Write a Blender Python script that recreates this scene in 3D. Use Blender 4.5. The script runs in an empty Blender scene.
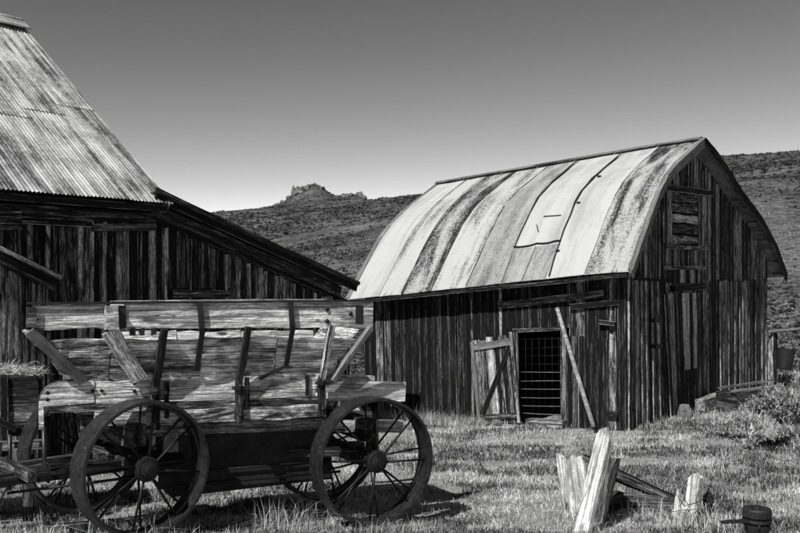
import bpy, math, random
import numpy as np
from mathutils import Vector, Matrix
random.seed(11); rng = np.random.default_rng(5)
scene = bpy.context.scene
COL = scene.collection
EYE = 2.2

# ---------------------------------------------------------------- camera, sky, sun, exposure
cam = bpy.data.objects.new('camera', bpy.data.cameras.new('camera')); COL.objects.link(cam)
cam.location = (0, 0, EYE); cam.rotation_euler = (math.radians(90), 0, 0)
cam.data.sensor_width = 36; cam.data.lens = 40.5; cam.data.shift_y = 17.5/800
cam.data.clip_start = 0.1; cam.data.clip_end = 4000
scene.camera = cam

SUN_EL = math.radians(47)
SUN_H = Vector((-0.56, -0.83, 0)).normalized()            # horizontal direction towards the sun
SUN_DIR = Vector((SUN_H.x*math.cos(SUN_EL), SUN_H.y*math.cos(SUN_EL), math.sin(SUN_EL)))
world = bpy.data.worlds.new('World'); scene.world = world; world.use_nodes = True
nt = world.node_tree; nt.nodes.clear()
sky = nt.nodes.new('ShaderNodeTexSky'); sky.sky_type = 'NISHITA'; sky.sun_disc = False
sky.sun_elevation = SUN_EL; sky.sun_rotation = math.atan2(SUN_H.x, SUN_H.y)
sky.altitude = 2500; sky.air_density = 1.0; sky.dust_density = 0.35; sky.ozone_density = 2.0
# black-and-white film behind a red filter: the red record only, developed to a steep gamma
sep = nt.nodes.new('ShaderNodeSeparateColor'); nt.links.new(sky.outputs[0], sep.inputs[0])
pw = nt.nodes.new('ShaderNodeMath'); pw.operation = 'POWER'; pw.inputs[1].default_value = 1.68
nt.links.new(sep.outputs[0], pw.inputs[0])
mul = nt.nodes.new('ShaderNodeMath'); mul.operation = 'MULTIPLY'; mul.inputs[1].default_value = 0.545
nt.links.new(pw.outputs[0], mul.inputs[0])
bg = nt.nodes.new('ShaderNodeBackground'); bg.inputs[1].default_value = 0.12
nt.links.new(mul.outputs[0], bg.inputs[0])
wo = nt.nodes.new('ShaderNodeOutputWorld'); nt.links.new(bg.outputs[0], wo.inputs[0])

sun = bpy.data.objects.new('sun', bpy.data.lights.new('sun', 'SUN')); COL.objects.link(sun)
sun.data.energy = 4.6; sun.data.angle = math.radians(0.5); sun.data.color = (1, 0.995, 0.985)
sun.rotation_euler = SUN_DIR.to_track_quat('Z', 'Y').to_euler(); sun.location = (-20, 5, 30)

vs = scene.view_settings
vs.view_transform = 'Standard'; vs.look = 'None'; vs.gamma = 1; vs.exposure = 0.4; vs.use_curve_mapping = False
scene.render.engine = 'CYCLES'

# ---------------------------------------------------------------- helpers
def g(v): return (v, v, v, 1)
def tag(o, label=None, cat=None, group=None, kind=None):
    if label: o['label'] = label
    if cat: o['category'] = cat
    if group: o['group'] = group
    if kind: o['kind'] = kind
    return o
WM = {}
def link(o, M, parent=None):
    COL.objects.link(o)
    if parent is not None:
        o.parent = parent; o.matrix_parent_inverse = WM[parent.name].inverted()
    o.matrix_basis = M; WM[o.name] = M.copy()
    return o
def empty(name, loc, label, cat, group=None):
    o = bpy.data.objects.new(name, None); o.empty_display_size = .2
    link(o, Matrix.Translation(Vector(loc))); return tag(o, label, cat, group)
def mesh(name, verts, faces, smooth=False):
    me = bpy.data.meshes.new(name); me.from_pydata([tuple(v) for v in verts], [], faces); me.update()
    if smooth: me.polygons.foreach_set('use_smooth', [True]*len(me.polygons))
    return me
def obj(name, me, mat, M=None, parent=None):
    if not me.materials: me.materials.append(mat)
    o = bpy.data.objects.new(name, me)
    return link(o, M if M is not None else Matrix.Identity(4), parent)
def world_mesh(name, verts, faces, mat, parent=None, smooth=False):
    vs_ = [Vector(v) for v in verts]
    c = sum(vs_, Vector())/len(vs_)
    return obj(name, mesh(name, [v-c for v in vs_], faces, smooth), mat, Matrix.Translation(c), parent)
def frame(p0, p1, nrm):
    x = (p1-p0); L = x.length; x.normalize()
    n = Vector(nrm); n = (n - x*n.dot(x)).normalized(); y = n.cross(x)
    M = Matrix((x, y, n)).transposed().to_4x4(); M.translation = p0
    return M, L
def board(name, p0, p1, w, t, nrm, mat, parent=None, seg=5, jit=.004, warp=.004, sl0=0, sl1=0, rag=.006, w1=None):
    """A plank from p0 to p1 along its local X; back face on the p0-p1 line, front face t towards nrm."""
    p0 = Vector(p0); p1 = Vector(p1); M, L = frame(p0, p1, nrm)
    if w1 is None: w1 = w
    V, F = [], []
    for i in range(seg+1):
        f = i/seg; ww = w + (w1-w)*f
        bw = random.uniform(-warp, warp) if 0 < i < seg else 0
        a = -ww/2 + random.uniform(-jit, jit); b = ww/2 + random.uniform(-jit, jit)
        for (y, z) in ((a, bw), (b, bw+random.uniform(-1, 1)*warp*.4), (b, t+bw), (a, t+bw+random.uniform(-1, 1)*warp*.4)):
            x = L*f
            if i == 0: x += sl0*y + random.uniform(-rag, rag)
            if i == seg: x += sl1*y + random.uniform(-rag, rag)
            V.append((x, y, z))
    for i in range(seg):
        a = i*4; b = a+4
        for k in range(4):
            l = (k+1) % 4; F.append((a+k, b+k, b+l, a+l)[::-1])
    F.append((0, 1, 2, 3)[::-1]); F.append(tuple(seg*4+k for k in (0, 1, 2, 3)))
    return obj(name, mesh(name, V, F), mat, M, parent)
def beam(name, p0, p1, w, h, mat, parent=None, nrm=(0, 0, 1), **k):
    """A timber centred on the p0-p1 line: w across, h along nrm."""
    p0 = Vector(p0); p1 = Vector(p1); x = (p1-p0).normalized(); n = Vector(nrm); n = (n-x*n.dot(x)).normalized()
    return board(name, p0-n*h/2, p1-n*h/2, w, h, n, mat, parent, **k)
def tube(name, pts, r, mat, parent=None, n=8, caps=True, smooth=True):
    P = [Vector(p) for p in pts]; c = P[0].copy(); V, F = [], []
    rr = r if isinstance(r, (list, tuple)) else [r]*len(P)
    up = None
    for i, p in enumerate(P):
        d = (P[min(i+1, len(P)-1)]-P[max(i-1, 0)]).normalized()
        if up is None: up = d.orthogonal().normalized()
        a = (up - d*up.dot(d)).normalized(); up = a; b = d.cross(a)
        for k in range(n):
            t = 2*math.pi*k/n; V.append(p-c+(a*math.cos(t)+b*math.sin(t))*rr[i])
    for i in range(len(P)-1):
        for k in range(n):
            l = (k+1) % n; F.append((i*n+k, i*n+l, (i+1)*n+l, (i+1)*n+k))
    if caps: F.append(tuple(range(n))[::-1]); F.append(tuple((len(P)-1)*n+k for k in range(n)))
    return obj(name, mesh(name, V, F, smooth), mat, Matrix.Translation(c), parent)
def lathe_mesh(name, prof, n=24, smooth=False):
    """prof: (axial, radius) pairs, turned about local X."""
    V, F = [], []
    for (x, r) in prof:
        for k in range(n):
            t = 2*math.pi*k/n; V.append((x, r*math.cos(t), r*math.sin(t)))
    for i in range(len(prof)-1):
        for k in range(n):
            l = (k+1) % n; F.append((i*n+k, (i+1)*n+k, (i+1)*n+l, i*n+l)[::-1])
    return mesh(name, V, F, smooth)
def rock_mesh(name, sx, sy, sz, seed):
    r = random.Random(seed)
    import bmesh
    bm = bmesh.new(); bmesh.ops.create_icosphere(bm, subdivisions=2, radius=1)
    offs = [Vector((r.uniform(-1, 1), r.uniform(-1, 1), r.uniform(-1, 1))).normalized() for _ in range(9)]
    cut = [r.uniform(.55, .85) for _ in offs]
    for v in bm.verts:
        for o, c in zip(offs, cut):
            d = v.co.dot(o)
            if d > c: v.co -= o*(d-c)
        v.co *= 1+r.uniform(-.04, .04)
        v.co = Vector((v.co.x*sx, v.co.y*sy, v.co.z*sz))
    me = bpy.data.meshes.new(name); bm.to_mesh(me); bm.free(); return me
def lerp(a, b, f): return Vector(a)*(1-f)+Vector(b)*f
def ss(a, b, x):
    t = np.clip((x-a)/(b-a), 0, 1); return t*t*(3-2*t)
# value noise on a lattice, for terrain and grass (numpy)
_lat = rng.random((256, 256))
def vnoise(x, y):
    xi = np.floor(x).astype(int); yi = np.floor(y).astype(int); fx = x-xi; fy = y-yi
    fx = fx*fx*(3-2*fx); fy = fy*fy*(3-2*fy)
    a = _lat[xi % 256, yi % 256]; b = _lat[(xi+1) % 256, yi % 256]
    c = _lat[xi % 256, (yi+1) % 256]; d = _lat[(xi+1) % 256, (yi+1) % 256]
    return (a*(1-fx)+b*fx)*(1-fy)+(c*(1-fx)+d*fx)*fy
def fbm(x, y, o=4):
    s = 0; amp = .5; t = 0
    for i in range(o): s = s+amp*vnoise(x*2**i+17*i, y*2**i+9*i); t += amp; amp *= .5
    return s/t

# ---------------------------------------------------------------- materials (black-and-white picture: all greys)
class NT:
    def __init__(s, name):
        s.m = bpy.data.materials.new(name); s.m.use_nodes = True; s.t = s.m.node_tree
        s.b = s.t.nodes['Principled BSDF']; s.b.inputs['Roughness'].default_value = .85
        s.b.inputs['Specular IOR Level'].default_value = .2
    def n(s, typ, **k):
        x = s.t.nodes.new(typ)
        for a, v in k.items(): setattr(x, a, v)
        return x
    def l(s, a, b): s.t.links.new(a, b)
    def val(s, x, sock):
        if isinstance(x, (int, float)): sock.default_value = x
        else: s.l(x, sock)
    def math(s, op, a, b=0., c=0., clamp=False):
        x = s.n('ShaderNodeMath', operation=op, use_clamp=clamp)
        s.val(a, x.inputs[0]); s.val(b, x.inputs[1]); s.val(c, x.inputs[2]); return x.outputs[0]
    def coords(s, scale, kind='Object', rand=True):
        tc = s.n('ShaderNodeTexCoord'); v = tc.outputs[kind]
        if rand:
            oi = s.n('ShaderNodeObjectInfo')
            k = s.n('ShaderNodeVectorMath', operation='MULTIPLY_ADD')
            cb = s.n('ShaderNodeCombineXYZ')
            s.l(s.math('MULTIPLY', oi.outputs['Random'], 91.7), cb.inputs[0]); s.l(s.math('MULTIPLY', oi.outputs['Random'], 37.3), cb.inputs[1])
            s.l(v, k.inputs[0]); k.inputs[1].default_value = (1, 1, 1); s.l(cb.outputs[0], k.inputs[2]); v = k.outputs[0]
        m = s.n('ShaderNodeMapping'); m.inputs['Scale'].default_value = scale; s.l(v, m.inputs[0]); return m.outputs[0]
    def noise(s, vec, scale=1., detail=5., rough=.6, dist=0.):
        x = s.n('ShaderNodeTexNoise'); x.inputs['Scale'].default_value = scale; x.inputs['Detail'].default_value = detail
        x.inputs['Roughness'].default_value = rough; x.inputs['Distortion'].default_value = dist; s.l(vec, x.inputs['Vector']); return x.outputs[0]
    def rng(s, x, a, b, c=0., d=1.):
        r = s.n('ShaderNodeMapRange'); s.val(x, r.inputs[0])
        for i, v in enumerate((a, b, c, d)): s.val(v, r.inputs[i+1])
        return r.outputs[0]
    def grey(s, x):
        s.l(x, s.b.inputs['Base Color'])
    def bump(s, h, strength=.5, dist=.01):
        x = s.n('ShaderNodeBump'); x.inputs['Strength'].default_value = strength; x.inputs['Distance'].default_value = dist
        s.l(h, x.inputs['Height']); s.l(x.outputs[0], s.b.inputs['Normal'])

def wood(name, dark=.02, light=.4, lo=.42, hi=.62, grain=24, var=.25, knots=.6, cracks=.5, stain=.75, rough=.85, grit=.7, dist=.5, edge=.0):
    m = NT(name)
    n1 = m.noise(m.coords((.8, grain, grain)), 1, 6, .65, dist)
    n2 = m.noise(m.coords((4, grain*5, grain*5)), 1, 3, .7)
    n3 = m.noise(m.coords((1.7, 8, 8)), 1, 6, .7, 1.0)
    oi = m.n('ShaderNodeObjectInfo')
    r = m.math('MULTIPLY', m.math('SUBTRACT', oi.outputs['Random'], .5), var)
    v = m.math('MULTIPLY_ADD', n1, .66, m.math('MULTIPLY', n2, .34)); v = m.math('ADD', v, r)
    sm = m.rng(n3, .40, .56, 1-stain, 1.0)
    t = m.math('MULTIPLY', m.rng(v, lo, hi), sm)
    t = m.math('POWER', m.math('MAXIMUM', t, 0.0), 1.5)
    if knots:
        vo = m.n('ShaderNodeTexVoronoi'); vo.inputs['Scale'].default_value = 1
        m.l(m.coords((2.3, 7, 7)), vo.inputs['Vector'])
        k = m.rng(vo.outputs['Distance'], .10, .2)
        t = m.math('MULTIPLY', t, m.math('MULTIPLY_ADD', k, knots, 1-knots))
    ck = m.noise(m.coords((.55, grain*2.3, grain*2.3)), 1, 2, .5, .3)
    c = m.rng(m.math('ABSOLUTE', m.math('SUBTRACT', ck, .5)), .008, .05)
    t = m.math('MULTIPLY', t, m.math('MULTIPLY_ADD', c, cracks, 1-cracks))
    c2 = m.rng(m.math('ABSOLUTE', m.math('SUBTRACT', m.noise(m.coords((.5, 8, 8)), 1, 3, .5, .6), .5)), .003, .014)
    t = m.math('MULTIPLY', t, m.math('MULTIPLY_ADD', c2, cracks, 1-cracks))
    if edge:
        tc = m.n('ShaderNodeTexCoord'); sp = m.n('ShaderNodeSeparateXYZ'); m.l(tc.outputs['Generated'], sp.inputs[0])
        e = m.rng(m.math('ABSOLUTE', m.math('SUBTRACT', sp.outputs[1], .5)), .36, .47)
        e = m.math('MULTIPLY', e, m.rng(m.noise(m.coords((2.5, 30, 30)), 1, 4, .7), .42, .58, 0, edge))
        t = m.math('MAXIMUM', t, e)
    gr = m.noise(m.coords((16, grain*2.6, grain*2.6)), 1, 4, .75); gr = m.rng(gr, .40, .56, 1-grit, 1.0)
    t = m.math('MULTIPLY', t, gr)
    m.grey(m.rng(t, 0, 1, dark, light)); m.b.inputs['Roughness'].default_value = rough
    m.bump(m.math('MULTIPLY_ADD', c, .5, t), .8, .010); return m.m
def iron(name, base=.02, rust=.09, rough=.55, spec=.5, sc=9):
    m = NT(name); n = m.noise(m.coords((sc, sc, sc)), 1, 7, .7)
    f = m.noise(m.coords((sc*9, sc*9, sc*9)), 1, 3, .7)
    v = m.math('MULTIPLY_ADD', f, .4, m.math('MULTIPLY', n, .6))
    m.grey(m.rng(v, .4, .65, base, rust)); m.b.inputs['Roughness'].default_value = rough
    m.b.inputs['Specular IOR Level'].default_value = spec; m.bump(v, .35, .004); return m.m
def corrugated(name):
    m = NT(name)
    s = m.noise(m.coords((.35, 9, 1)), 1, 6, .65, .3); f = m.noise(m.coords((14, 24, 10)), 1, 5, .75)
    b = m.noise(m.coords((1.3, 1.6, 1)), 1, 4, .6)
    v = m.math('ADD', m.math('MULTIPLY', s, .45), m.math('MULTIPLY_ADD', f, .2, m.math('MULTIPLY', b, .35)))
    m.grey(m.rng(v, .42, .57, .04, .44)); m.b.inputs['Roughness'].default_value = .5; m.b.inputs['Metallic'].default_value = .15
    m.bump(f, .15, .004); return m.m
def roofing(name, dark, light, lo, hi, gran=60, band=.6, ysc=3.4):
    m = NT(name)
    a = m.noise(m.coords((.22, ysc, ysc)), 1, 3, .5, .4); f = m.noise(m.coords((gran*.7, gran, gran)), 1, 4, .85)
    q = m.noise(m.coords((3.5, 9, 9)), 1, 5, .75, .5)
    v = m.math('ADD', m.math('MULTIPLY', a, band), m.math('MULTIPLY_ADD', f, .75*(1-band), m.math('MULTIPLY', q, .25*(1-band)+.0)))
    m.grey(m.rng(v, lo, hi, dark, light)); w = m.noise(m.coords((2.6, .8, 2)), 1, 4, .6, .5)
    m.bump(m.math('MULTIPLY_ADD', f, .10, w), .9, .10); return m.m
def attr_mat(name, dark, light, trans=0., attr='tone', rough=.8):
    m = NT(name); a = m.n('ShaderNodeAttribute', attribute_name=attr)
    v = m.rng(a.outputs['Fac'], 0, 1, dark, light); m.grey(v); m.b.inputs['Roughness'].default_value = rough
    if trans:
        tr = m.n('ShaderNodeBsdfTranslucent'); m.l(v, tr.inputs[0]); mx = m.n('ShaderNodeMixShader'); mx.inputs[0].default_value = trans
        m.l(m.b.outputs[0], mx.inputs[1]); m.l(tr.outputs[0], mx.inputs[2]); m.l(mx.outputs[0], m.t.nodes['Material Output'].inputs[0])
    return m.m
def soil(name, dark, light, s1, s2, lo=.38, hi=.66):
    m = NT(name); a = m.noise(m.coords((s1, s1, s1), rand=False), 1, 7, .65); f = m.noise(m.coords((s2, s2, s2), rand=False), 1, 5, .75)
    v = m.math('MULTIPLY_ADD', f, .55, m.math('MULTIPLY', a, .45)); m.grey(m.rng(v, lo, hi, dark, light)); m.bump(f, .6, .05); return m.m

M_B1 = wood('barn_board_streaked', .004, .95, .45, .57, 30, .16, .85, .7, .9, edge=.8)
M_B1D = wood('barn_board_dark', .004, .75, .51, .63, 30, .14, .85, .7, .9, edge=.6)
M_BAT = wood('batten_wood_pale', .012, .95, .37, .50, 30, .10, .5, .6, .8)
M_B1BEAM = wood('weathered_beam_wood', .006, .50, .46, .60, 20, .08, .3, .7, .8)
M_SIDE = wood('dark_side_board', .003, .34, .545, .67, 34, .12, .4, .6, .9, edge=.7)  # side wall boards, darker than the gable ones
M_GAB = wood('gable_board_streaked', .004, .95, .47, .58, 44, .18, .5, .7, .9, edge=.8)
M_BLEACH = wood('bleached_door_board', .04, .95, .30, .44, 22, .10, .2, .5, .5)
M_DARKIN = wood('dark_backing_wood', .004, .014, .4, .7, 12, .05, .2, .3)  # near-black backing; the darkness between boards is put into the colour
M_WAG = wood('wagon_plank_wood', .03, .95, .24, .41, 18, .08, .8, .7, .55, .85, .4, 1.2)
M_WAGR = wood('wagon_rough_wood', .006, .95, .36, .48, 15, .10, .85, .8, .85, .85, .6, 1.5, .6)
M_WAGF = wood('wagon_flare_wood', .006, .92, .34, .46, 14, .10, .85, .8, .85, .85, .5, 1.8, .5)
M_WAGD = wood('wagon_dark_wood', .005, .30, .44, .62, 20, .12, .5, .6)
M_POST = wood('sun_bleached_post_wood', .04, .80, .17, .28, 9, .02, .95, .6, .35, .85, .35, 1.0)
M_FALL = wood('fallen_grey_timber', .02, .65, .38, .55, 22, .12, .5, .6)
M_POLE = wood('peeled_pole_wood', .14, .7, .36, .54, 24, .05, .2, .4, .3)
M_IRON = iron('black_iron', .006, .025, .6, .3)
M_RIM = iron('weathered_steel_rim', .003, .034, .40, .4, 16)
M_SPOKE = iron('rusted_spoke_iron', .003, .02, .55, .25)
M_UNDER = iron('under_bed_dark', .006, .03, .7, .2, 4)
M_CORR = corrugated('corrugated_iron_sheet')
M_RW = roofing('white_roofing_cloth', .28, .42, .36, .52, 40)
M_RM = roofing('worn_mottled_roofing', .015, .36, .45, .54, 30, .45, 3.0)
M_RML = roofing('lightly_worn_roofing', .03, .40, .40, .50, 34, .45, 3.0)
M_RG = roofing('grey_speckled_roofing', .07, .34, .40, .56, 44, .3)
M_TAR = iron('tar_seam', .01, .03, .8, .2)
M_TRIM = wood('grey_rake_trim', .10, .42, .36, .6, 18, .1, .2, .4)
M_GROUND = soil('dry_soil', .10, .48, 1.3, 22)
M_HILL = soil('sage_hill_soil', .008, .14, .12, 2.2, .42, .60)
M_GRASS = attr_mat('grass_blades', .02, .80, .3)
M_SCRUB = attr_mat('hill_scrub', .006, .20, .15)
M_SAGE = attr_mat('sagebrush_leaves', .03, .62, .2)
M_ROCK = soil('granite', .02, .24, .5, 3)
M_STONE = soil('field_stone', .04, .30, 3, 25)
M_HAY = attr_mat('dry_straw', .15, .65, .2)

# ---------------------------------------------------------------- terrain
def ground_z(x, y):
    x = np.asarray(x, float); y = np.asarray(y, float)
    f = np.interp(y, [-60, 0, 7, 8, 9, 10, 12, 16.3, 20, 24, 30], [.15, .0, -.04, -.13, -.30, -.34, -.37, -.45, -.58, -.62, -.6])
    w = ss(10, 16, y)*(1-ss(24, 40, y))
    return f + w*.034*(np.clip(x, -14, 14)-4.1) + .05*(fbm(x*.7+40, y*.7+40, 3)-.5)
E2x = [-900, -100, 200, 250, 300, 420, 560, 720, 800, 1000, 1600]
E2y = [32, 46, 66, 69, 72, 82, 102, 119, 122, 126, 100]
E1x = [-900, 100, 200, 270, 400, 600, 800, 1200]
E1y = [10, 6, 20, 38, 64, 90, 108, 108]
def terrain_z(x, y):
    x = np.asarray(x, float); y = np.asarray(y, float)
    r = np.hypot(x, y); az = np.arctan2(x, y)
    px = 400+900*np.tan(np.clip(az, -1.0, 1.0))
    e2 = np.interp(px, E2x, E2y)/900; e1 = np.interp(px, E1x, E1y)/900
    back = ss(1.2, 2.2, np.abs(az))
    e2 = e2*(1-back)+.03*back; e1 = e1*(1-back)+.015*back
    cz = np.cos(np.clip(np.abs(az), 0, 1.0))
    z1 = EYE+130*cz*e1; z2 = EYE+280*cz*e2
    a = np.clip((r-26)/104, 0, 1); s1 = np.sin(a*np.pi/2)**1.15
    h1 = -.6+(z1+.6)*s1
    b = np.clip((r-150)/130, 0, 1); h2 = z1-1.5*ss(130, 155, r) + (z2-z1+1.5)*np.sin(b*np.pi/2)
    h = np.where(r < 130, h1, h2)
    d = np.clip((r-280)/320, 0, 1); h = np.where(r > 280, h*(1-.5*d*d), h)
    def knoll(p, w1, w2, hh, rc=288, wr=22):
        q = np.where(px < p, (px-p)/w1, (px-p)/w2); return hh*np.exp(-np.abs(q)**1.5)*np.exp(-((r-rc)/wr)**2)
    h = h + knoll(313, 34, 26, 9.6) + knoll(356, 12, 12, 3.0)
    rough = (fbm(x*.05+9, y*.05+3, 4)-.5)*2.2*ss(40, 130, r) + (fbm(x*.25+9, y*.25+3, 3)-.5)*.7*ss(30, 60, r)
    h = h+rough
    w = ss(24, 34, r); return ground_z(x, y)*(1-w)+h*w
def polar(name, radii, nseg, mat, lab=None):
    R = np.array(radii); TH = np.concatenate([np.linspace(-.62, .62, nseg), np.linspace(.62, 2*np.pi-.62, 90)[1:-1]])
    rr, tt = np.meshgrid(R, TH, indexing='ij'); x = rr*np.sin(tt); y = rr*np.cos(tt); z = terrain_z(x, y)
    n = len(TH); V = np.stack([x, y, z], -1).reshape(-1, 3)
    F = []
    for i in range(len(R)-1):
        for k in range(n):
            l = (k+1) % n; F.append((i*n+k, i*n+l, (i+1)*n+l, (i+1)*n+k)[::-1])
    return tag(obj(name, mesh(name, V, F, True), mat), kind='structure')
polar('ground', list(np.linspace(.4, 24, 60))+[26, 28], 160, M_GROUND)
polar('hillside', list(np.geomspace(28, 128, 44))+list(np.linspace(131, 285, 55))+list(np.geomspace(290, 900, 22)), 420, M_HILL)

# scrub scattered over the hillside (nobody could count it)
def scrub():
    N = 170000
    az = rng.uniform(-.56, .56, N); r = 27*np.exp(rng.random(N)**1.0*math.log(298/27))
    x = r*np.sin(az); y = r*np.cos(az)
    dens = fbm(x*.045, y*.045, 4)
    keep = (dens*1.1 + .06*ss(120, 150, r) + rng.normal(0, .10, N)) > .50
    keep &= ~((y < 26) & (x < 12))
    x, y, r, dens = x[keep][:130000], y[keep][:130000], r[keep][:130000], dens[keep][:130000]
    z = terrain_z(x, y); n = len(x)
    s = np.minimum(rng.lognormal(0, .45, n), 1.9)*np.clip(.0024*r, .11, .40)
    nt_ = 8; nb = nt_*3
    th = rng.uniform(0, 2*np.pi, (n, nt_)); el = rng.uniform(.15, 1.4, (n, nt_))
    d = np.stack([np.cos(th)*np.cos(el), np.sin(th)*np.cos(el), np.sin(el)*.5], -1)
    sd_ = rng.normal(0, 1, (n, nt_, 3)); sd_[..., 2] *= .4; sd_ /= np.linalg.norm(sd_, axis=-1)[..., None]
    b0 = d*rng.uniform(.0, .5, (n, nt_, 1))*np.array([1, 1, .5]); wv = rng.uniform(.15, .38, (n, nt_, 1))
    T = np.stack([b0-sd_*wv, b0+sd_*wv, d*rng.uniform(.7, 1.4, (n, nt_, 1))], 2)
    V = (T*s[:, None, None, None]+np.stack([x, y, z], -1)[:, None, None]).reshape(n, nb, 3)
    F = np.arange(n*nb).reshape(-1, 3)
    me = bpy.data.meshes.new('scrub'); fast(me, V.reshape(-1, 3), F)
    tone = np.repeat(np.clip(rng.beta(.8, 2.2, n), 0, 1), nb)+rng.uniform(-.06, .06, n*nb)
    a = me.attributes.new('tone', 'FLOAT', 'POINT'); a.data.foreach_set('value', np.clip(tone, 0, 1).astype('f4'))
    return tag(obj('hill_scrub', me, M_SCRUB), 'low dark sage scrub dotted over the hillside behind the barns', 'scrub', kind='stuff')
def fast(me, V, F):
    V = np.ascontiguousarray(V, 'f4'); F = np.ascontiguousarray(F, 'i4'); k = F.shape[1]
    me.vertices.add(len(V)); me.vertices.foreach_set('co', V.ravel())
    me.loops.add(F.size); me.loops.foreach_set('vertex_index', F.ravel())
    me.polygons.add(len(F)); me.polygons.foreach_set('loop_start', np.arange(0, F.size, k, dtype='i4'))
    me.update(calc_edges=True)
scrub()
# rocks on the knoll
def outcrop(cx, spots, label):
    x0 = (cx-400)/900*284; root = empty('rock_outcrop', (x0, 284, float(terrain_z(x0, 284))), label, 'rocks')
    for i, (px, s, h, dy) in enumerate(spots):
        y = 284+dy; x = (px-400)/900*y; z = float(terrain_z(x, y))
        me = rock_mesh('rock', s, s*.9, h, i*7+cx)
        o = obj('rock', me, M_ROCK, Matrix.Translation((x, y, z+h*.25)) @ Matrix.Rotation(i*1.3, 4, 'Z'), root)
outcrop(305, [(294, 1.1, 3.0, 0), (299, 1.5, 1.8, -2), (297, 1.4, 1.3, -5), (304, 1.6, 1.2, -6), (290, 1.5, 1.2, -6), (308, 1.2, 1.2, -9), (276, 1.6, 1.3, -8), (270, 1.2, 1.0, -8), (282, 1.2, .9, -12), (301, 1.2, .9, -12), (262, 1.0, .8, -5), (322, 1.2, .7, -8)],
        'pale jumbled rocks on the shoulder of the peaked knoll')
outcrop(352, [(343, 1.3, 1.4, -4), (346, 1.1, 1.5, -2), (352, 1.5, 1.0, -4), (358, 1.2, 1.5, 0), (361, 1.2, 1.9, -2), (364, 1.2, 1.0, -6), (349, 1.2, .9, -8), (338, 1.2, .8, -7), (369, 1.0, .7, -6)],
        'small broken rock crown just right of the peaked knoll')

# ---------------------------------------------------------------- axes shared by both barns
U = Vector((.632, .775, 0)); Vd = Vector((-.775, .632, 0)); UP = Vector((0, 0, 1))

# ---------------------------------------------------------------- gambrel barn (right)
C2 = Vector((4.11, 16.3, -.44))
def k2(z): return float(np.interp(z, [-1, 0, 2.9, 4.6, 5.6], [.35, .35, .60, .66, .45]))
def b2(u, v, z, out_u=0, out_v=0):
    f = max(v, 0)/6.6
    return C2 + U*(u-out_u) + Vd*(v-out_v+.03*z*f) + UP*(z-f*k2(z))
barn = empty('gambrel_barn', C2+U*3.9+Vd*3.3, 'weathered plank barn with a white patched gambrel roof and a tall gable', 'barn')
PROF = [(-.45, 2.84), (.30, 3.80), (.72, 4.30), (1.10, 4.64), (1.60, 4.93), (3.0, 5.58), (3.75, 5.34), (4.45, 5.05), (5.25, 4.68), (6.65, 4.15), (7.75, 3.55), (8.66, 2.80)]       # roof outline across the gable
def roof_z(u):
    return float(np.interp(u, [p[0] for p in PROF], [p[1] for p in PROF]))
VL, GW = 6.25, 8.05
# dark backing added behind the boards, plus unseen walls: blocks light, doorway left open
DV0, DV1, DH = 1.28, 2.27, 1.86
def backing(pts, faces): world_mesh('dark_backing', pts, faces, M_DARKIN, barn)
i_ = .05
backing([b2(i_, .0, -.3), b2(i_, DV0, -.3), b2(i_, DV0, 2.9), b2(i_, 0, 2.9), b2(i_, DV1, -.3), b2(i_, VL, -.3), b2(i_, VL, 2.9), b2(i_, DV1, 2.9), b2(i_, DV0, DH), b2(i_, DV1, DH)],
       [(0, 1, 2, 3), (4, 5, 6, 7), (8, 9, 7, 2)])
backing([b2(0, i_, -.3), b2(GW, i_, -.3), b2(GW, i_, roof_z(GW)-.05), b2(5.24, i_, 4.6), b2(3, i_, 5.5), b2(.95, i_, 4.5), b2(0, i_, 3.0)], [(0, 1, 2, 3, 4, 5, 6)])
backing([b2(0, VL, -.3), b2(GW, VL, -.3), b2(GW, VL, 3.1), b2(5.24, VL, 4.6), b2(3, VL, 5.5), b2(.95, VL, 4.5), b2(0, VL, 3.0)], [(6, 5, 4, 3, 2, 1, 0)])
backing([b2(GW, 0, -.3), b2(GW, VL, -.3), b2(GW, VL, 3.1), b2(GW, 0, 3.1)], [(0, 1, 2, 3)])
backing([b2(0, 0, -.06), b2(GW, 0, -.06), b2(GW, VL, -.06), b2(0, VL, -.06)], [(0, 1, 2, 3)])
# long side wall: boards one by one
v = 0.0; i = 0
while v < VL:
    w = random.uniform(.15, .23); vc = v+w/2
    if vc > VL+.05: break
    top = 2.86+random.uniform(-.02, .02)
    z0 = -.3
    if DV0-.04 < vc < DV1+.04: z0 = DH+.05
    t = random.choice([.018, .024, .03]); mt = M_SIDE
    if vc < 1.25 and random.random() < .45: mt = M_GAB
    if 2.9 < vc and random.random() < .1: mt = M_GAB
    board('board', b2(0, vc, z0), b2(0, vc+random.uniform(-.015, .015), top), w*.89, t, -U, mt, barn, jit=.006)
    if random.random() < .75 and z0 < 0:
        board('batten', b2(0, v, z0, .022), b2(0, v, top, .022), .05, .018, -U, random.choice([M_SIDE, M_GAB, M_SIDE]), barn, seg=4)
    v += w
# shorter patch boards on the lower right of the side wall
for k in range(9):
    vc = .12+k*.125
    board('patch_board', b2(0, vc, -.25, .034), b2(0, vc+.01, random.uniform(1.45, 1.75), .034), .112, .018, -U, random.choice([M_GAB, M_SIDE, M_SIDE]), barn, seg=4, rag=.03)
board('hay_rail', b2(0, .42, 2.50, .05), b2(0, 2.68, 2.44, .05), .13, .05, -U, M_B1BEAM, barn)
board('hay_rail', b2(0, .10, 2.32, .05), b2(0, 1.1, 2.30, .05), .10, .04, -U, M_SIDE, barn)
board('ledge', b2(0, .18, 1.93, .06), b2(0, .50, 1.98, .06), .07, .08, -U, M_GAB, barn, seg=2)
board('ledge', b2(0, .12, .28, .06), b2(0, .34, .30, .06), .10, .08, -U, M_B1BEAM, barn, seg=2)
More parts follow.
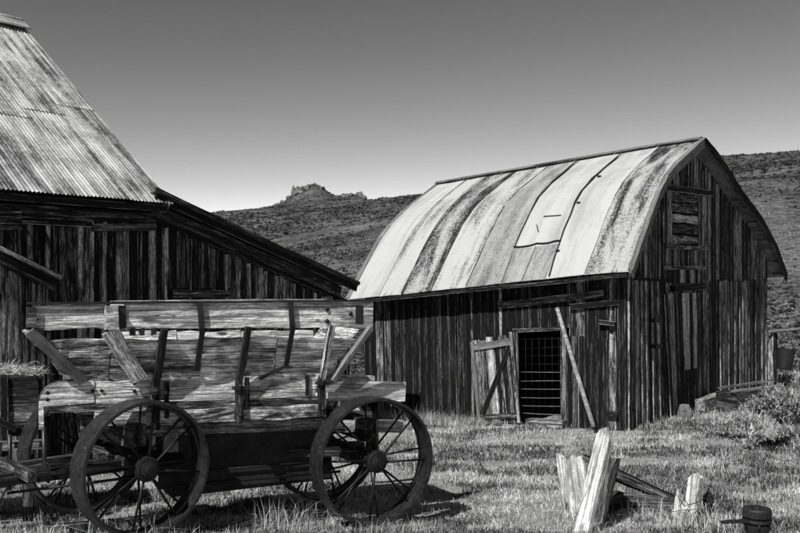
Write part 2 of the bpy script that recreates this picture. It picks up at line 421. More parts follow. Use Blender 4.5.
# door frame, screen of bars, sill
board('door_frame', b2(0, DV0-.03, -.1, .03), b2(0, DV0-.03, DH+.04, .03), .10, .05, -U, M_GAB, barn)
board('door_frame', b2(0, DV1+.03, -.1, .03), b2(0, DV1+.03, DH+.08, .03), .09, .05, -U, M_GAB, barn)
board('door_frame', b2(0, DV0-.08, DH+.04, .035), b2(0, DV1+.08, DH+.04, .035), .08, .05, -U, M_B1BEAM, barn)
sill = board('door_sill', b2(0, DV0-.10, .06, .03), b2(0, DV1-.30, .06, .03), .16, .22, -U, M_FALL, barn)
board('door_sill', b2(0, DV0-.12, -.06, .10), b2(0, DV1-.3, -.06, .10), .10, .22, -U, M_TRIM, barn)
for k in range(10):
    z = .22+k*.165; a, b = b2(.02, DV0+.02, z), b2(.02, DV1-.04, z+random.uniform(-.015, .015))
    tube('bar', [a, lerp(a, b, .5)+UP*random.uniform(-.008, .004), b], .007 if k < 6 else .004, M_TRIM if k < 6 else M_SPOKE, barn, 6)
for k in range(6):
    vv = DV0+.12+k*.145
    tube('wire', [b2(.03, vv, .1), b2(.03, vv+random.uniform(-.02, .02), 1.0), b2(.03, vv, DH)], .0045, M_SPOKE, barn, 5)
# the open door leaf, folded back against the wall and sagging
def leaf(s, z, out=.20): return b2(0, DV1+.0+s*.98+(z-1)*.10, z*1.06-.03-s*.10, out-.12+s*.05)
door = board('door', leaf(.075, .05), leaf(.075, 1.72), .135, .025, -U, M_B1, barn, rag=.02)
for k in range(1, 6):
    s = .075+k*.155; m_ = [M_GAB, M_B1, M_BLEACH, M_GAB, M_B1][k-1]
    board('board', leaf(s, .05+random.uniform(-.03, .03)), leaf(s, 1.74+random.uniform(-.03, .05)), .145, .025, -U, m_, door, rag=.02)
board('rail', leaf(.0, 1.62, .235), leaf(.94, 1.62, .235), .13, .03, -U, M_TRIM, door)
board('rail', leaf(.0, .22, .235), leaf(.92, .22, .235), .11, .03, -U, M_B1BEAM, door)
board('brace', leaf(.06, 1.56, .236), leaf(.86, .26, .236), .08, .028, -U, M_SIDE, door)
board('stile', leaf(.93, .02, .238), leaf(.93, 1.74, .238), .07, .03, -U, M_TRIM, door)
board('stile', leaf(.0, .08, .266), leaf(.0, 1.8, .266), .06, .03, -U, M_GAB, door)
# gable wall: narrow boards, cut to the roof line, leaning in the middle
def lean(u): return -.085*math.exp(-((u-2.2)/1.1)**2) - .015
u = 0.0
while u < GW:
    w = random.choice([.09, .12, .14, .17, .2]); uc = u+w/2
    if uc > GW: break
    zt = roof_z(uc)-.16; sl = (roof_z(uc+.05)-roof_z(uc-.05))/.1
    joint = 2.72+random.uniform(-.03, .03)
    mt = M_GAB if random.random() < .72 else M_SIDE
    t = random.choice([.015, .022, .03])
    lo_top = min(joint, zt)
    ln = lean(uc)
    board('board', b2(uc-ln*1.4, 0, -.3), b2(uc+ln*(lo_top-1.4), 0, lo_top), w*.88, t, -Vd, mt, barn, seg=4, jit=.005)
    if zt > joint+.1:
        mt2 = M_GAB if random.random() < .75 else M_SIDE
        board('board', b2(uc+ln*1.3, 0, joint+.01), b2(uc+ln*1.3, 0, zt), w*.87, t, -Vd, mt2, barn, seg=4, sl1=-sl if False else 0)
    if random.random() < .4:
        board('batten', b2(u-ln*1.4, 0, -.25, 0, .03), b2(u+ln*(lo_top-1.4), 0, lo_top, 0, .03), .04, .016, -Vd, random.choice([M_BAT, M_BAT, M_GAB]), barn, seg=4)
    u += w
board('corner_board', b2(0.03, 0, -.3, 0, .035), b2(.03, 0, 2.85, 0, .035), .11, .03, -Vd, M_GAB, barn)
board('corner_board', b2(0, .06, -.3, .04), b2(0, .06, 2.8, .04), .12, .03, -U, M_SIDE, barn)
board('belt_board', b2(.15, 0, 2.74, 0, .05), b2(1.75, 0, 2.70, 0, .05), .05, .03, -Vd, M_SIDE, barn)
# loft window with boarded shutter
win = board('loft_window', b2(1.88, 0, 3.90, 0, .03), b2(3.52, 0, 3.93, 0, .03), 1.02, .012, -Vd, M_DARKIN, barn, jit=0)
for k, z in enumerate((3.52, 3.74, 3.95, 4.16, 4.34)):
    board('board', b2(1.95, 0, z, 0, .05), b2(3.2, 0, z+.02, 0, .05), .15, .03, -Vd, [M_B1, M_B1D, M_BLEACH, M_B1, M_B1D][k], win, jit=.018, warp=.012)
for (ua, ub) in ((1.78, .16), (3.60, .15), (1.55, .16), (3.36, .08)):
    board('frame', b2(ua, 0, 3.42, 0, .05), b2(ua-.01, 0, 4.5, 0, .05), ub, .035, -Vd, M_GAB, win)
board('frame', b2(1.35, 0, 4.50, 0, .06), b2(3.95, 0, 4.58, 0, .06), .12, .07, -Vd, M_GAB, win)
board('sill', b2(1.66, 0, 3.36, 0, .06), b2(3.62, 0, 3.40, 0, .06), .08, .10, -Vd, M_B1, win)
board('ledge', b2(1.52, 0, 2.95, 0, .05), b2(3.42, 0, 2.98, 0, .05), .07, .12, -Vd, M_GAB, barn)
for k in range(7):
    uu = 1.65+k*.26; board('board', b2(uu, 0, 2.66, 0, .05), b2(uu, 0, 2.93, 0, .05), .2, .02, -Vd, random.choice([M_BLEACH, M_GAB, M_SIDE]), barn, seg=2)
board('door_header', b2(1.85, 0, 2.55, 0, .045), b2(3.5, 0, 2.60, 0, .045), .14, .10, -Vd, M_SIDE, barn)
board('door_header', b2(3.28, 0, 2.45, 0, .06), b2(3.30, 0, 2.98, 0, .06), .10, .05, -Vd, M_GAB, barn, seg=2)
gd = board('gable_door', b2(1.95, 0, -.1, 0, .045), b2(1.62, 0, 2.46, 0, .045), .15, .02, -Vd, M_GAB, barn)
for k in range(1, 10):
    uu = 1.95+k*.17; ll = -.33*(1-k/10)
    mt = M_BLEACH if k in (4, 5, 7) else (M_GAB if k % 3 else M_SIDE)
    board('board', b2(uu, 0, .9 if k in (4, 5, 7) else -.1, 0, .045), b2(uu+ll*(.64 if k in (4, 5, 7) else 1), 0, 2.46, 0, .045), .15, .02, -Vd, mt, gd)
    if k in (4, 5, 7): board('board', b2(uu+.03*k*.3, 0, -.1, 0, .045), b2(uu, 0, .9, 0, .045), .15, .02, -Vd, M_SIDE, gd)
tube('latch_bar', [b2(1.12, 0, 1.44, 0, .12), b2(1.06, 0, 2.0, 0, .12)], .024, M_POST, barn)
for z in (1.95, 1.46): board('latch_bracket', b2(.92, 0, z, 0, .06), b2(1.26, 0, z, 0, .06), .07, .09, -Vd, M_IRON, barn, seg=1)
# roof: strips of roofing from eave to ridge, bent over the gambrel break
edges = [-.25, .60, 1.40, 2.40, 3.20, 4.05, 4.85, 5.45, 6.4]
mats = [M_RM, M_RW, None, M_RG, M_RML, M_RM, M_RML, M_RW]
def roof_pt(u, v, lift=0.): return b2(u, v, roof_z(u)+lift)
def strip(name, va, vb, us, lift, mat, parent, th=.012, wav=.012):
    V, F = [], []; nv = 3
    for (uu) in us:
        for j in range(nv):
            vv = va+(vb-va)*j/(nv-1); V.append(roof_pt(uu, vv, lift+random.uniform(-wav, wav)*.6))
    n = len(V)
    V += [p-UP*th for p in V]
    for a in range(len(us)-1):
        for j in range(nv-1):
            q = a*nv+j; F.append((q, q+1, q+nv+1, q+nv)); F.append((n+q, n+q+nv, n+q+nv+1, n+q+1))
    ring = [j for j in range(nv)]+[a*nv+nv-1 for a in range(1, len(us))]+[(len(us)-1)*nv+j for j in range(nv-2, -1, -1)]+[a*nv for a in range(len(us)-2, 0, -1)]
    for a, b in zip(ring, ring[1:]+ring[:1]): F.append((b, a, n+a, n+b))
    c = roof_pt(1.2, (va+vb)/2)
    xx = (roof_pt(2.5, va)-roof_pt(-.4, va)).normalized(); yy = Vd; zz = xx.cross(yy).normalized(); yy = zz.cross(xx)
    M = Matrix((xx, yy, zz)).transposed().to_4x4(); M.translation = c; Mi = M.inverted()
    return obj(name, mesh(name, [Mi @ p for p in V], F), mat, M, parent)
LU = [-.45, 0, .30, .72, 1.10, 1.6, 2.0, 2.5, 3.02]
RU = [3.0, 3.75, 4.45, 5.25, 6.0, 6.65, 7.2, 7.75, 8.66]
random.seed(4)
for k in range(len(mats)):
    if mats[k]: strip('roof_panel', edges[k], edges[k+1], LU, .03+.004*(k % 2), mats[k], barn)
strip('roof_panel', 1.40, 1.92, [-.45, -.2, .12], .03, M_RG, barn); strip('roof_panel', 1.92, 2.40, [-.45, -.2, .12], .034, M_RG, barn)
strip('roof_panel', 1.40, 2.40, [.08, .30, .72, 1.10, 1.6, 2.0, 2.5, 3.02], .036, M_RW, barn)
for k in range(0, 8, 2):
    strip('roof_panel', edges[k], edges[min(k+2, 8)], RU, .03+.004*(k % 4), M_RG, barn)
def seam(va, vb, us, w=.03, lift=.042, bulge=0.):
    V, F = [], []
    for q, uu in enumerate(us):
        f = q/(len(us)-1); vv = va+(vb-va)*f+random.uniform(-.012, .012)+bulge*math.sin(f*math.pi*1.6); ww = w*random.uniform(.45, 1.25)
        V += [roof_pt(uu, vv-ww/2, lift), roof_pt(uu, vv+ww/2, lift)]
    for q in range(len(us)-1): F.append((2*q, 2*q+1, 2*q+3, 2*q+2))
    n = len(V); V += [p-UP*.012 for p in V]; F += [tuple(n+i for i in f[::-1]) for f in F]
    for q in range(len(us)-1):
        for a, b in ((2*q, 2*q+2), (2*q+3, 2*q+1)): F.append((a, b, n+b, n+a))
    world_mesh('seam', V, F, M_TAR, barn)
DU = list(np.linspace(-.44, 2.98, 15))
for k in (1, 4, 5, 6, 7): seam(edges[k], edges[k], DU, {1: .012, 4: .022, 5: .016, 6: .012, 7: .010}[k])
seam(1.34, 1.46, DU, .05, .066, .04)                                   # tarred joint right of the patch
seam(2.40, 2.46, list(np.linspace(.10, 2.98, 13)), .045, .066)         # and left of it
seam(2.36, 2.40, list(np.linspace(-.44, .10, 4)), .014); seam(1.92, 1.92, list(np.linspace(-.44, .08, 4)), .012)
tube('seam', [roof_pt(.10+random.uniform(-.012, .012), 1.38+1.04*q/8, .055) for q in range(9)], .02, M_TAR, barn, 6)
tube('roof_stick', [roof_pt(.55, 1.62, .06), roof_pt(.58, 2.02, .06)], .010, M_SPOKE, barn, 6)
tube('roof_stick', [roof_pt(.30, 1.98, .06), roof_pt(.44, 2.10, .06)], .010, M_SPOKE, barn, 6)
for (uu, vv) in ((.75, 1.34), (1.55, 1.30), (-.05, 1.36)): obj('tar_blob', rock_mesh('tar_blob', .06, .05, .02, int(uu*50)), M_TAR, Matrix.Translation(roof_pt(uu, vv, .055)), barn)
# trim: rake boards at both ends, ridge boards, eave edge
def rake(v0, outv, mat):
    for (a, b) in [(q, q+1) for q in range(11)]:
        pa = b2(PROF[a][0], v0, PROF[a][1]-.06); pb = b2(PROF[b][0], v0, PROF[b][1]-.06)
        board('rake_board', pa, pb, .15, .03, outv, mat if a < 5 else M_SIDE, barn)
        board('rake_cap', pa+UP*.10, pb+UP*.10, .10, .02, (Vector((0, 0, 1))+outv*.02), mat if a < 5 else M_SIDE, barn)
rake(-.28, -Vd, M_TRIM); rake(6.36, Vd, M_TRIM)
for k in range(7):
    a = -.25+k*.95; board('ridge_board', roof_pt(2.95, a, .07), roof_pt(2.95, min(a+.93, 6.4), .07), .11, .02, Vector((0, 0, 1))-U*.5, random.choice([M_TRIM, M_FALL, M_GAB]), barn, seg=3)
    board('ridge_board', roof_pt(3.07, a, .06), roof_pt(3.07, min(a+.93, 6.4), .06), .14, .02, Vector((0, 0, 1))+U*.4, M_B1BEAM, barn, seg=3)
board('eave_board', b2(-.40, -.2, 2.80), b2(-.40, 6.35, 2.80), .07, .03, -U, M_SIDE, barn)
for k in range(9):   # rafter tails seen under the far rake
    uu = 5.4+k*.38; board('lookout', b2(uu, -.25, roof_z(uu)-.10), b2(uu, .0, roof_z(uu)-.10), .06, .05, UP, M_SIDE, barn, seg=1)

# leaning pole and things by the barn wall
def gz(x, y): return float(terrain_z(x, y))
p0 = b2(0, .38, 0, .55); p0.z = gz(p0.x, p0.y)+.12; p1 = b2(0, 1.36, 2.30, .10)
pl = tube('leaning_pole', [lerp(p0, p1, f)+Vector((0, 0, -.02*math.sin(f*3))) for f in (0, .25, .5, .75, 1)], [.045, .043, .042, .04, .04], M_POLE)
tag(pl, 'long pale peeled pole leaning against the dark barn side wall', 'pole')
def stone(px_pt, sx, sy, sz, seed, label, mat=M_STONE):
    p = Vector(px_pt); z = gz(p.x, p.y)
    o = obj('stone', rock_mesh('stone', sx, sy, sz, seed), mat, Matrix.Translation((p.x, p.y, z+sz*.4)) @ Matrix.Rotation(seed, 4, 'Z'))
    tag(o, label, 'stone', 'stones at the foot of the barn')
stone(b2(0, 2.55, 0, .35), .16, .13, .10, 1, 'rough stone under the hinge end of the open barn door')
stone(b2(0, 2.85, 0, .42), .20, .14, .12, 2, 'largest rough stone below the middle of the open barn door')
stone(b2(0, 3.15, 0, .40), .14, .12, .09, 3, 'small stone under the free corner of the open barn door')
stone(b2(2.05, 0, 0, 0, .25), .20, .16, .22, 4, 'dark block of stone at the left foot of the gable door')
def timber(name, a, b, w, h, mat, label, cat, group=None, **k):
    return tag(beam(name, a, b, w, h, mat, None, **k), label, cat, group)
a = b2(2.95, 0, .16, 0, .22); b = b2(4.0, 0, .2, 0, .25)
timber('timber_block', a, b, .2, .22, M_FALL, 'short squared timber lying against the foot of the gable wall', 'timber')
c = b2(3.6, 0, .0, 0, .45); c.z = gz(c.x, c.y)+.14
o = obj('iron_hoop', mesh('iron_hoop', *(lambda n=20: ([((.16+.02*math.cos(q*math.pi/2))*math.cos(2*math.pi*k/n), .02*math.sin(q*math.pi/2), (.16+.02*math.cos(q*math.pi/2))*math.sin(2*math.pi*k/n)) for k in range(n) for q in range(4)], [(k*4+q, k*4+(q+1) % 4, ((k+1) % n)*4+(q+1) % 4, ((k+1) % n)*4+q) for k in range(n) for q in range(4)]))()), M_SPOKE, Matrix.Translation(c) @ Matrix.Rotation(.7, 4, 'Z'))
tag(o, 'small iron hoop leaning by the timber at the gable foot', 'hoop')

# ---------------------------------------------------------------- corrugated-roof barn (left)
C1 = Vector((-3.92, 14.0, -.48))
def b1(u, v, z, out=0): return C1+U*u+Vd*(v-out)+UP*z
lb = empty('corrugated_roof_barn', C1+U*-3+Vd*4, 'tall plank barn with a steep corrugated iron roof and a sloping lean-to', 'barn')
W1 = -4.6
world_mesh('dark_backing', [b1(W1, .05, -.3), b1(4.7, .05, -.3), b1(4.7, .05, 2.35), b1(0, .05, 3.85), b1(W1, .05, 3.85)], [(0, 1, 2, 3, 4)], M_DARKIN, lb)  # dark backing added behind the front boards to keep light out
world_mesh('dark_backing', [b1(0, .05, 2.5), b1(0, 8.4, 2.5), b1(0, 8.4, 3.8), b1(0, 4.3, 7.4), b1(0, .05, 3.8)], [(0, 1, 2, 3, 4)], M_DARKIN, lb)
world_mesh('dark_backing', [b1(W1, .05, -.3), b1(W1, 8.4, -.3), b1(W1, 8.4, 3.8), b1(W1, 4.3, 7.4), b1(W1, .05, 3.8), b1(4.7, .05, -.3), b1(4.7, 8.4, -.3), b1(4.7, 8.4, 2.3), b1(4.7, .05, 2.3)],
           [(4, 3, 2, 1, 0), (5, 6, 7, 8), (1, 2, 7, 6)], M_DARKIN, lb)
random.seed(21)
def front_board(uc, w, z1, t, mt, nm='board', out=0., z0=-.3):
    tilt = random.uniform(-.02, .02)
    board(nm, b1(uc, 0, z0, out), b1(uc+tilt, 0, z1, out), w, t, -Vd, mt, lb, jit=.007, warp=.007, seg=5)
u = W1
while u < 4.62:
    w = random.uniform(.17, .29); uc = u+w/2
    z1 = 3.62 if uc < 0 else 3.80-.315*uc-.1
    if uc > 4.66: break
    r = random.random(); mt = M_B1 if r < .5 else (M_B1D if r < .9 else M_BAT)
    front_board(uc, w*.91, z1, random.choice([.02, .028]), mt)
    if random.random() < .62: front_board(u, random.uniform(.05, .085), z1, .022, M_BAT if random.random() < .6 else M_B1, 'batten', .028)
    u += w
front_board(.03, .10, 3.72, .035, M_BAT, 'corner_board', .03)
# plates and fascias under the eave
board('eave_beam', b1(W1, 0, 3.66, .05), b1(.05, 0, 3.70, .05), .17, .07, -Vd, M_B1BEAM, lb)
board('eave_beam', b1(W1, 0, 3.53, .04), b1(-1.05, 0, 3.56, .04), .10, .09, -Vd, M_B1, lb)
board('eave_beam', b1(-1.02, 0, 3.50, .04), b1(.05, 0, 3.56, .04), .11, .11, -Vd, M_FALL, lb)
board('eave_beam', b1(-2.7, 0, 3.52, .10), b1(-2.15, 0, 3.54, .10), .24, .10, -Vd, M_B1D, lb)
board('fascia', b1(W1, 0, 3.84, .26), b1(.15, 0, 3.84, .26), .10, .03, -Vd, M_SIDE, lb)
# corrugated sheets, each with its waves
SL = math.atan2(7.55-3.92, 4.35+.30); RX = 4.35
sx = U; sy = (Vd*math.cos(SL)+UP*math.sin(SL)); sn = sx.cross(sy)
LEN = math.hypot(4.65, 3.63)
def corr_sheet(u0, w, s0, s1, lift, back=False):
    pitch = .062; n = int(w/pitch*6); V, F = [], []
    rows = 4
    for r in range(rows+1):
        s = s0+(s1-s0)*r/rows; sag = random.uniform(-.004, .004)
        for k in range(n+1):
            x = w*k/n; V.append((s, x, .011*math.sin(2*math.pi*(u0+x)/pitch)+sag+random.uniform(-.001, .001)))
    for r in range(rows):
        for k in range(n): F.append((r*(n+1)+k, (r+1)*(n+1)+k, (r+1)*(n+1)+k+1, r*(n+1)+k+1)[::-1])
    if not back:
        X, Y, Z = sy, sx, sn
        org = C1+U*u0+Vd*-.30+UP*(3.92+lift)
    else:
        yb = (-Vd*math.cos(SL)+UP*math.sin(SL)); X, Y = yb, sx; Z = (-sx).cross(yb)
        org = C1+U*u0+Vd*(RX*2+.30)+UP*(3.92+lift)
    if Z.z < 0: Z = -Z
    M = Matrix((X, Y, Z)).transposed().to_4x4(); M.translation = org
    o = obj('roof_sheet', mesh('roof_sheet', V, F, True), M_CORR, M, lb); return o
random.seed(9)
k = 0; u = .20
while u > W1-.2:
    w = .70; sp = 2.75+[0, -.34, -.62, .1, -.3, .2][k % 6]
    corr_sheet(u-w, w+.05, 0, sp+.12, .012+.006*(k % 2)); corr_sheet(u-w, w+.05, sp, LEN+.02, .03+.006*(k % 2))
    corr_sheet(u-w, w+.05, 0, LEN+.02, .02, True)
    u -= w; k += 1
board('ridge_cap', b1(W1-.2, RX-.16, 7.55-.01), b1(.26, RX-.16, 7.55-.01), .42, .02, sn, M_CORR, lb)
board('ridge_cap', b1(W1-.2, RX+.12, 7.55+.02), b1(.26, RX+.12, 7.55+.02), .30, .02, UP*.8+Vd*.6, M_CORR, lb)
board('barge_board', b1(.16, -.28, 3.86), b1(.16, RX, 7.49), .14, .03, U, M_TRIM, lb)
for z_ in (0,): board('roof_deck', b1(-.02, -.25, 3.80), b1(-.02, RX, 7.38), .12, .05, sn, M_SIDE, lb)
# lean-to roof: layered rake boards, roof boards running back
ra = lambda u, dz=0., out=0., v=0.: b1(u, v, 4.14-.309*u+dz, out)
nr = (UP+U*.309).normalized()
for k in range(11):
    vv = -.22+k*.78; m_ = [M_B1BEAM, M_SIDE, M_B1D][k % 3]
    board('roof_board', ra(-.02, -.06, 0, vv+.36), ra(4.64, -.06, 0, vv+.36), .74, .03, nr, m_, lb, jit=.012, rag=.03)
board('rake_board', ra(-.05, -.02, .24), ra(4.64, -.02, .24), .06, .04, -Vd, M_B1BEAM, lb, jit=.012, warp=.012, seg=9)
board('rake_board', ra(-.02, -.12, .20), ra(4.60, -.12, .20), .12, .04, -Vd, M_SIDE, lb, seg=8, warp=.01)
board('rake_board', ra(.0, -.29, .10), ra(4.25, -.30, .10), .19, .04, -Vd, M_B1BEAM, lb, seg=8)
board('rake_board', ra(.0, -.43, .06), ra(4.0, -.42, .06), .07, .05, -Vd, M_SIDE, lb, seg=6)
# boarded hatch low on the lean-to
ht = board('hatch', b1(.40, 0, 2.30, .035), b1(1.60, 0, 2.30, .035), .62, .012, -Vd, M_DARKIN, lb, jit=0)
for k in range(4): board('board', b1(.42, 0, 2.08+k*.15, .05), b1(1.58, 0, 2.06+k*.15, .05), .12, .03, -Vd, [M_B1D, M_B1D, M_B1, M_B1D][k], ht)

# small shed in front of the left barn, only its corner in view
S0 = Vector((-4.86, 12.0, -.45))
sd = empty('lean_to_shed', S0+U*-.8+Vd*.4, 'small shed with a sloping plank roof at the left edge before the tall barn', 'shed')
def s1(u, v, z, out=0): return S0+U*u+Vd*(v-out)+UP*z
sr = lambda u: 2.84-.45*u
world_mesh('dark_backing', [s1(-1.7, .04, -.2), s1(0, .04, -.2), s1(0, .04, 2.7), s1(-1.7, .04, 3.4), s1(0, 1.1, -.2), s1(0, 1.1, 2.7)], [(0, 1, 2, 3), (1, 4, 5, 2)], M_DARKIN, sd)  # dark backing behind the shed boards, added to block light
random.seed(33); u = -1.68
while u < -.02:
    w = random.uniform(.13, .22); uc = u+w/2
    board('board', s1(uc, 0, -.2), s1(uc, 0, sr(uc)-.16), w*.94, .025, -Vd, [M_BAT, M_B1, M_B1D][random.choice([0, 0, 1, 1, 2])], sd, sl1=0)
    u += w
for k in range(7): board('board', s1(0, .08+k*.16, -.2), s1(0, .08+k*.16, 2.7), .15, .02, U, M_B1D, sd)
for k in range(4): board('roof_board', s1(.22, -.1+k*.36, sr(.22)), s1(-1.7, -.1+k*.36, sr(-1.7)), .34, .03, UP+U*.45, M_B1BEAM, sd)
board('rake_board', s1(.20, 0, sr(.2)-.02, .28), s1(-1.7, 0, sr(-1.7)-.02, .28), .05, .03, -Vd, M_BAT, sd)
board('rake_board', s1(.16, 0, sr(.16)-.14, .20), s1(-1.7, 0, sr(-1.7)-.14, .20), .15, .05, -Vd, M_B1BEAM, sd, warp=.01)

# ---------------------------------------------------------------- freight wagon
A_ = math.radians(29); WA = Vector((math.cos(A_), math.sin(A_), 0)); WN = Vector((math.sin(A_), -math.cos(A_), 0))
W0 = Vector((-2.24, 8.0, 0))
def w(t, n, z): return W0+WA*t+WN*n+UP*z
wg = empty('freight_wagon', w(1.1, -.9, -.1), 'old high-sided wooden freight wagon with flared sides and iron-spoked wheels', 'wagon')
random.seed(50)
nO = WN
def pl(name, t0, t1, n, za0, za1, zb0, zb1, th, mat, parent=wg, n1=None, nrm=None, **k):
    """plank on the near side: from t0 (bottom za0, top za1) to t1 (bottom zb0, top zb1)."""
    n1 = n if n1 is None else n1
    return board(name, w(t0, n, (za0+za1)/2), w(t1, n1, (zb0+zb1)/2), za1-za0, th, nrm if nrm is not None else nO, mat, parent, w1=zb1-zb0, **k)
for far in (0, 1):
    N = (lambda n: n) if not far else (lambda n: -1.50-n)
    on = WN if not far else -WN
    th = .04
    # top rails
    if not far:
        pl('top_rail', -.93, -.335, N(-.19), 1.81, 2.02, 1.81, 2.02, .04, M_WAG, jit=.008)
        pl('top_rail', -.17, 2.32, N(-.14)-.04, 1.80, 2.025, 1.755, 2.02, .045, M_WAG, seg=9, warp=.006)
        pl('top_rail_block', -.345, -.245, N(-.15), 1.80, 2.01, 1.80, 2.01, .10, M_BLEACH, seg=1)
        pl('end_block', -.985, -.915, N(-.18), 1.83, 2.0, 1.83, 2.0, .07, M_FALL, seg=1)
        pl('dark_plate', -.235, -.165, N(-.15), 1.81, 2.01, 1.81, 2.01, .03, M_IRON, seg=1)  # dark plate filling the gap right of the block
        pl('dark_plate', 2.12, 2.20, N(-.14), 1.80, 1.98, 1.80, 1.98, .012, M_IRON, seg=1)
        for (t_, z_) in ((1.80, 1.95), (1.80, 1.83), (2.06, 1.90)):
            tube('bolt', [w(t_, -.15, z_), w(t_, -.12, z_)], .022, M_IRON, wg, 8)
        pl('edge_iron', -.98, 2.34, N(-.175), 2.025, 2.045, 2.02, 2.04, .07, M_IRON, seg=6)
    else:
        pl('top_rail', -.05, 2.32, N(-.14), 1.80, 2.03, 1.76, 2.03, .045, M_WAG, nrm=on)
    # flared boards, with gaps
    nf = lambda f: N(-.35+.17*f)
    flare = [(.02, .30), (.335, .59), (.625, .82)]
    for q, (f0, f1) in enumerate(flare):
        fm = (f0+f1)/2; zc0 = 1.335+(1.80-1.335)*fm; zc1 = 1.285+(1.76-1.285)*fm
        tl = -.52-.40*fm; tr = 1.93+.32*fm; wd = (f1-f0)*.56
        fn = (on*.94-UP*.34)
        splits = [tl, -.28, .56, 1.30, tr] if q != 1 else [tl, -.28, 1.30, tr]
        if far: splits = [-.05, .6, 1.3, tr]
        for a, b in zip(splits, splits[1:]):
            fa = (a-tl)/(tr-tl); fb = (b-tl)/(tr-tl)
            sag = .012*random.uniform(-1, 1) - (.02 if q == 2 and a > -.3 and not far else 0)
            ww = wd*(.80 if (q == 0 and a < -.3 and not far) else 1)
            board('side_board', w(a+.005, nf(fm), zc0+(zc1-zc0)*fa+sag*.4), w(b-.005, nf(fm), zc0+(zc1-zc0)*fb+sag), ww, .03, fn, M_POST if far else random.choice([M_WAGF, M_WAG, M_WAGF]), wg, jit=.012, warp=.008, seg=5)
    # lower box
    lowm = M_WAG if not far else M_WAGR
    pl('box_board', -.40 if not far else -.2, .10, N(-.36), 1.135, 1.33, 1.115, 1.315, .04, lowm, nrm=on)
    pl('box_board', .16, .92, N(-.36), 1.115, 1.315, 1.09, 1.30, .04, lowm, nrm=on)
    pl('box_board', .96, 1.76, N(-.36), 1.09, 1.30, 1.06, 1.285, .04, lowm, nrm=on)
    pl('box_board', -.78 if not far else -.2, 1.80, N(-.355), 1.065, 1.13, .985, 1.055, .035, M_WAGR, nrm=on, seg=8)
    pl('sill_beam', -.40, 1.86, N(-.38), .92, 1.055, .845, .975, .10, M_WAGR, nrm=on, seg=9, jit=.012, warp=.012)
    pl('rear_board', 1.86, 2.83, N(-.40), 1.0, 1.215, .93, 1.145, .035, M_WAG, nrm=on)
    pl('rear_board', 1.86, 2.80, N(-.40), .68, .80, .60, .74, .035, M_WAG, nrm=on)
    pl('lower_board', -.1, 1.95, N(-.42), .79, .905, .70, .815, .03, M_FALL, nrm=on)
# rounded front board of the box with its iron edge
V, F = [], []
out = [(-.87, .93)]+[(-.87+.20*(1-math.cos(a)), 1.14+.20*math.sin(a)) for a in np.linspace(0, math.pi/2, 9)]+[(-.405, 1.335), (-.405, 1.135), (-.83, 1.13), (-.83, .93)]
dn = [(w(t, -.36, z), w(t, -.31, z)) for t, z in out]
V = [p[0] for p in dn]+[p[1] for p in dn]; n_ = len(out)
F = [tuple(range(n_, 2*n_))[::-1], tuple(range(n_))]+[(i, (i+1) % n_, n_+(i+1) % n_, n_+i)[::-1] for i in range(n_)]
Mb = Matrix((WA, UP, WN)).transposed().to_4x4(); Mb.translation = w(-.6, -.33, 1.2); Mbi = Mb.inverted(); obj('box_front_board', mesh('box_front_board', [Mbi @ p for p in V], F), M_WAG, Mb, wg)
tube('edge_iron', [w(t, -.33, z) for t, z in out[:11]], .016, M_RIM, wg, 6)
for (t_, z_) in ((-.80, 1.25), (-.80, 1.19), (-.42, 1.24), (-.34, 1.24), (-.05, 1.29), (-.05, 1.22)):
    tube('bolt', [w(t_, -.33, z_), w(t_, -.305, z_)], .016, M_IRON, wg, 8)
# stakes that follow the flare (near side), with their feet on the sill
for (t_, tw) in ((.13, .075), (.93, .07), (1.80, .07)):
    ta = pl; mid = w(t_, -.29, 1.30-.02*t_)
    s_ = board('stake', w(t_, -.27, .86), mid, tw, .05, WN, M_WAGD, wg, w1=tw*.9, jit=.008)
    board('stake_arm', mid-UP*.04, w(t_+.05, -.15, 1.795), tw*.85, .05, WN-UP*.45, M_WAGR if t_ > 1 else M_WAGD, wg, jit=.008)
    for dz in (1.22, .94): tube('bolt', [w(t_, -.24, dz), w(t_, -.2, dz)], .02, M_IRON, wg, 8)
    board('stake_strap', w(t_-.06, -.285, 1.20), w(t_+.09, -.285, 1.20), .03, .075, WN, M_IRON, wg, seg=1, jit=0)
for t_ in (.24, 1.02): board('stake', w(t_, -.30, .95), w(t_, -.30, 1.29), .045, .02, WN, M_WAGD, wg)
board('iron_strap', w(1.66, -.31, 1.08), w(1.66, -.31, 1.28), .04, .012, WN, M_IRON, wg, seg=2)
# slanting front boards of the flare
board('flare_post', w(-.02, -.26, 1.33), w(-.30, -.15, 1.79), .15, .035, WN-UP*.4, M_BLEACH, wg, jit=.006)
board('flare_post', w(-.50, -.30, 1.34), w(-.97, -.14, 1.81), .085, .04, WN-UP*.4, M_TRIM, wg)
board('flare_post', w(1.92, -.28, 1.22), w(2.28, -.13, 1.77), .06, .05, WN-UP*.4, M_TRIM, wg)
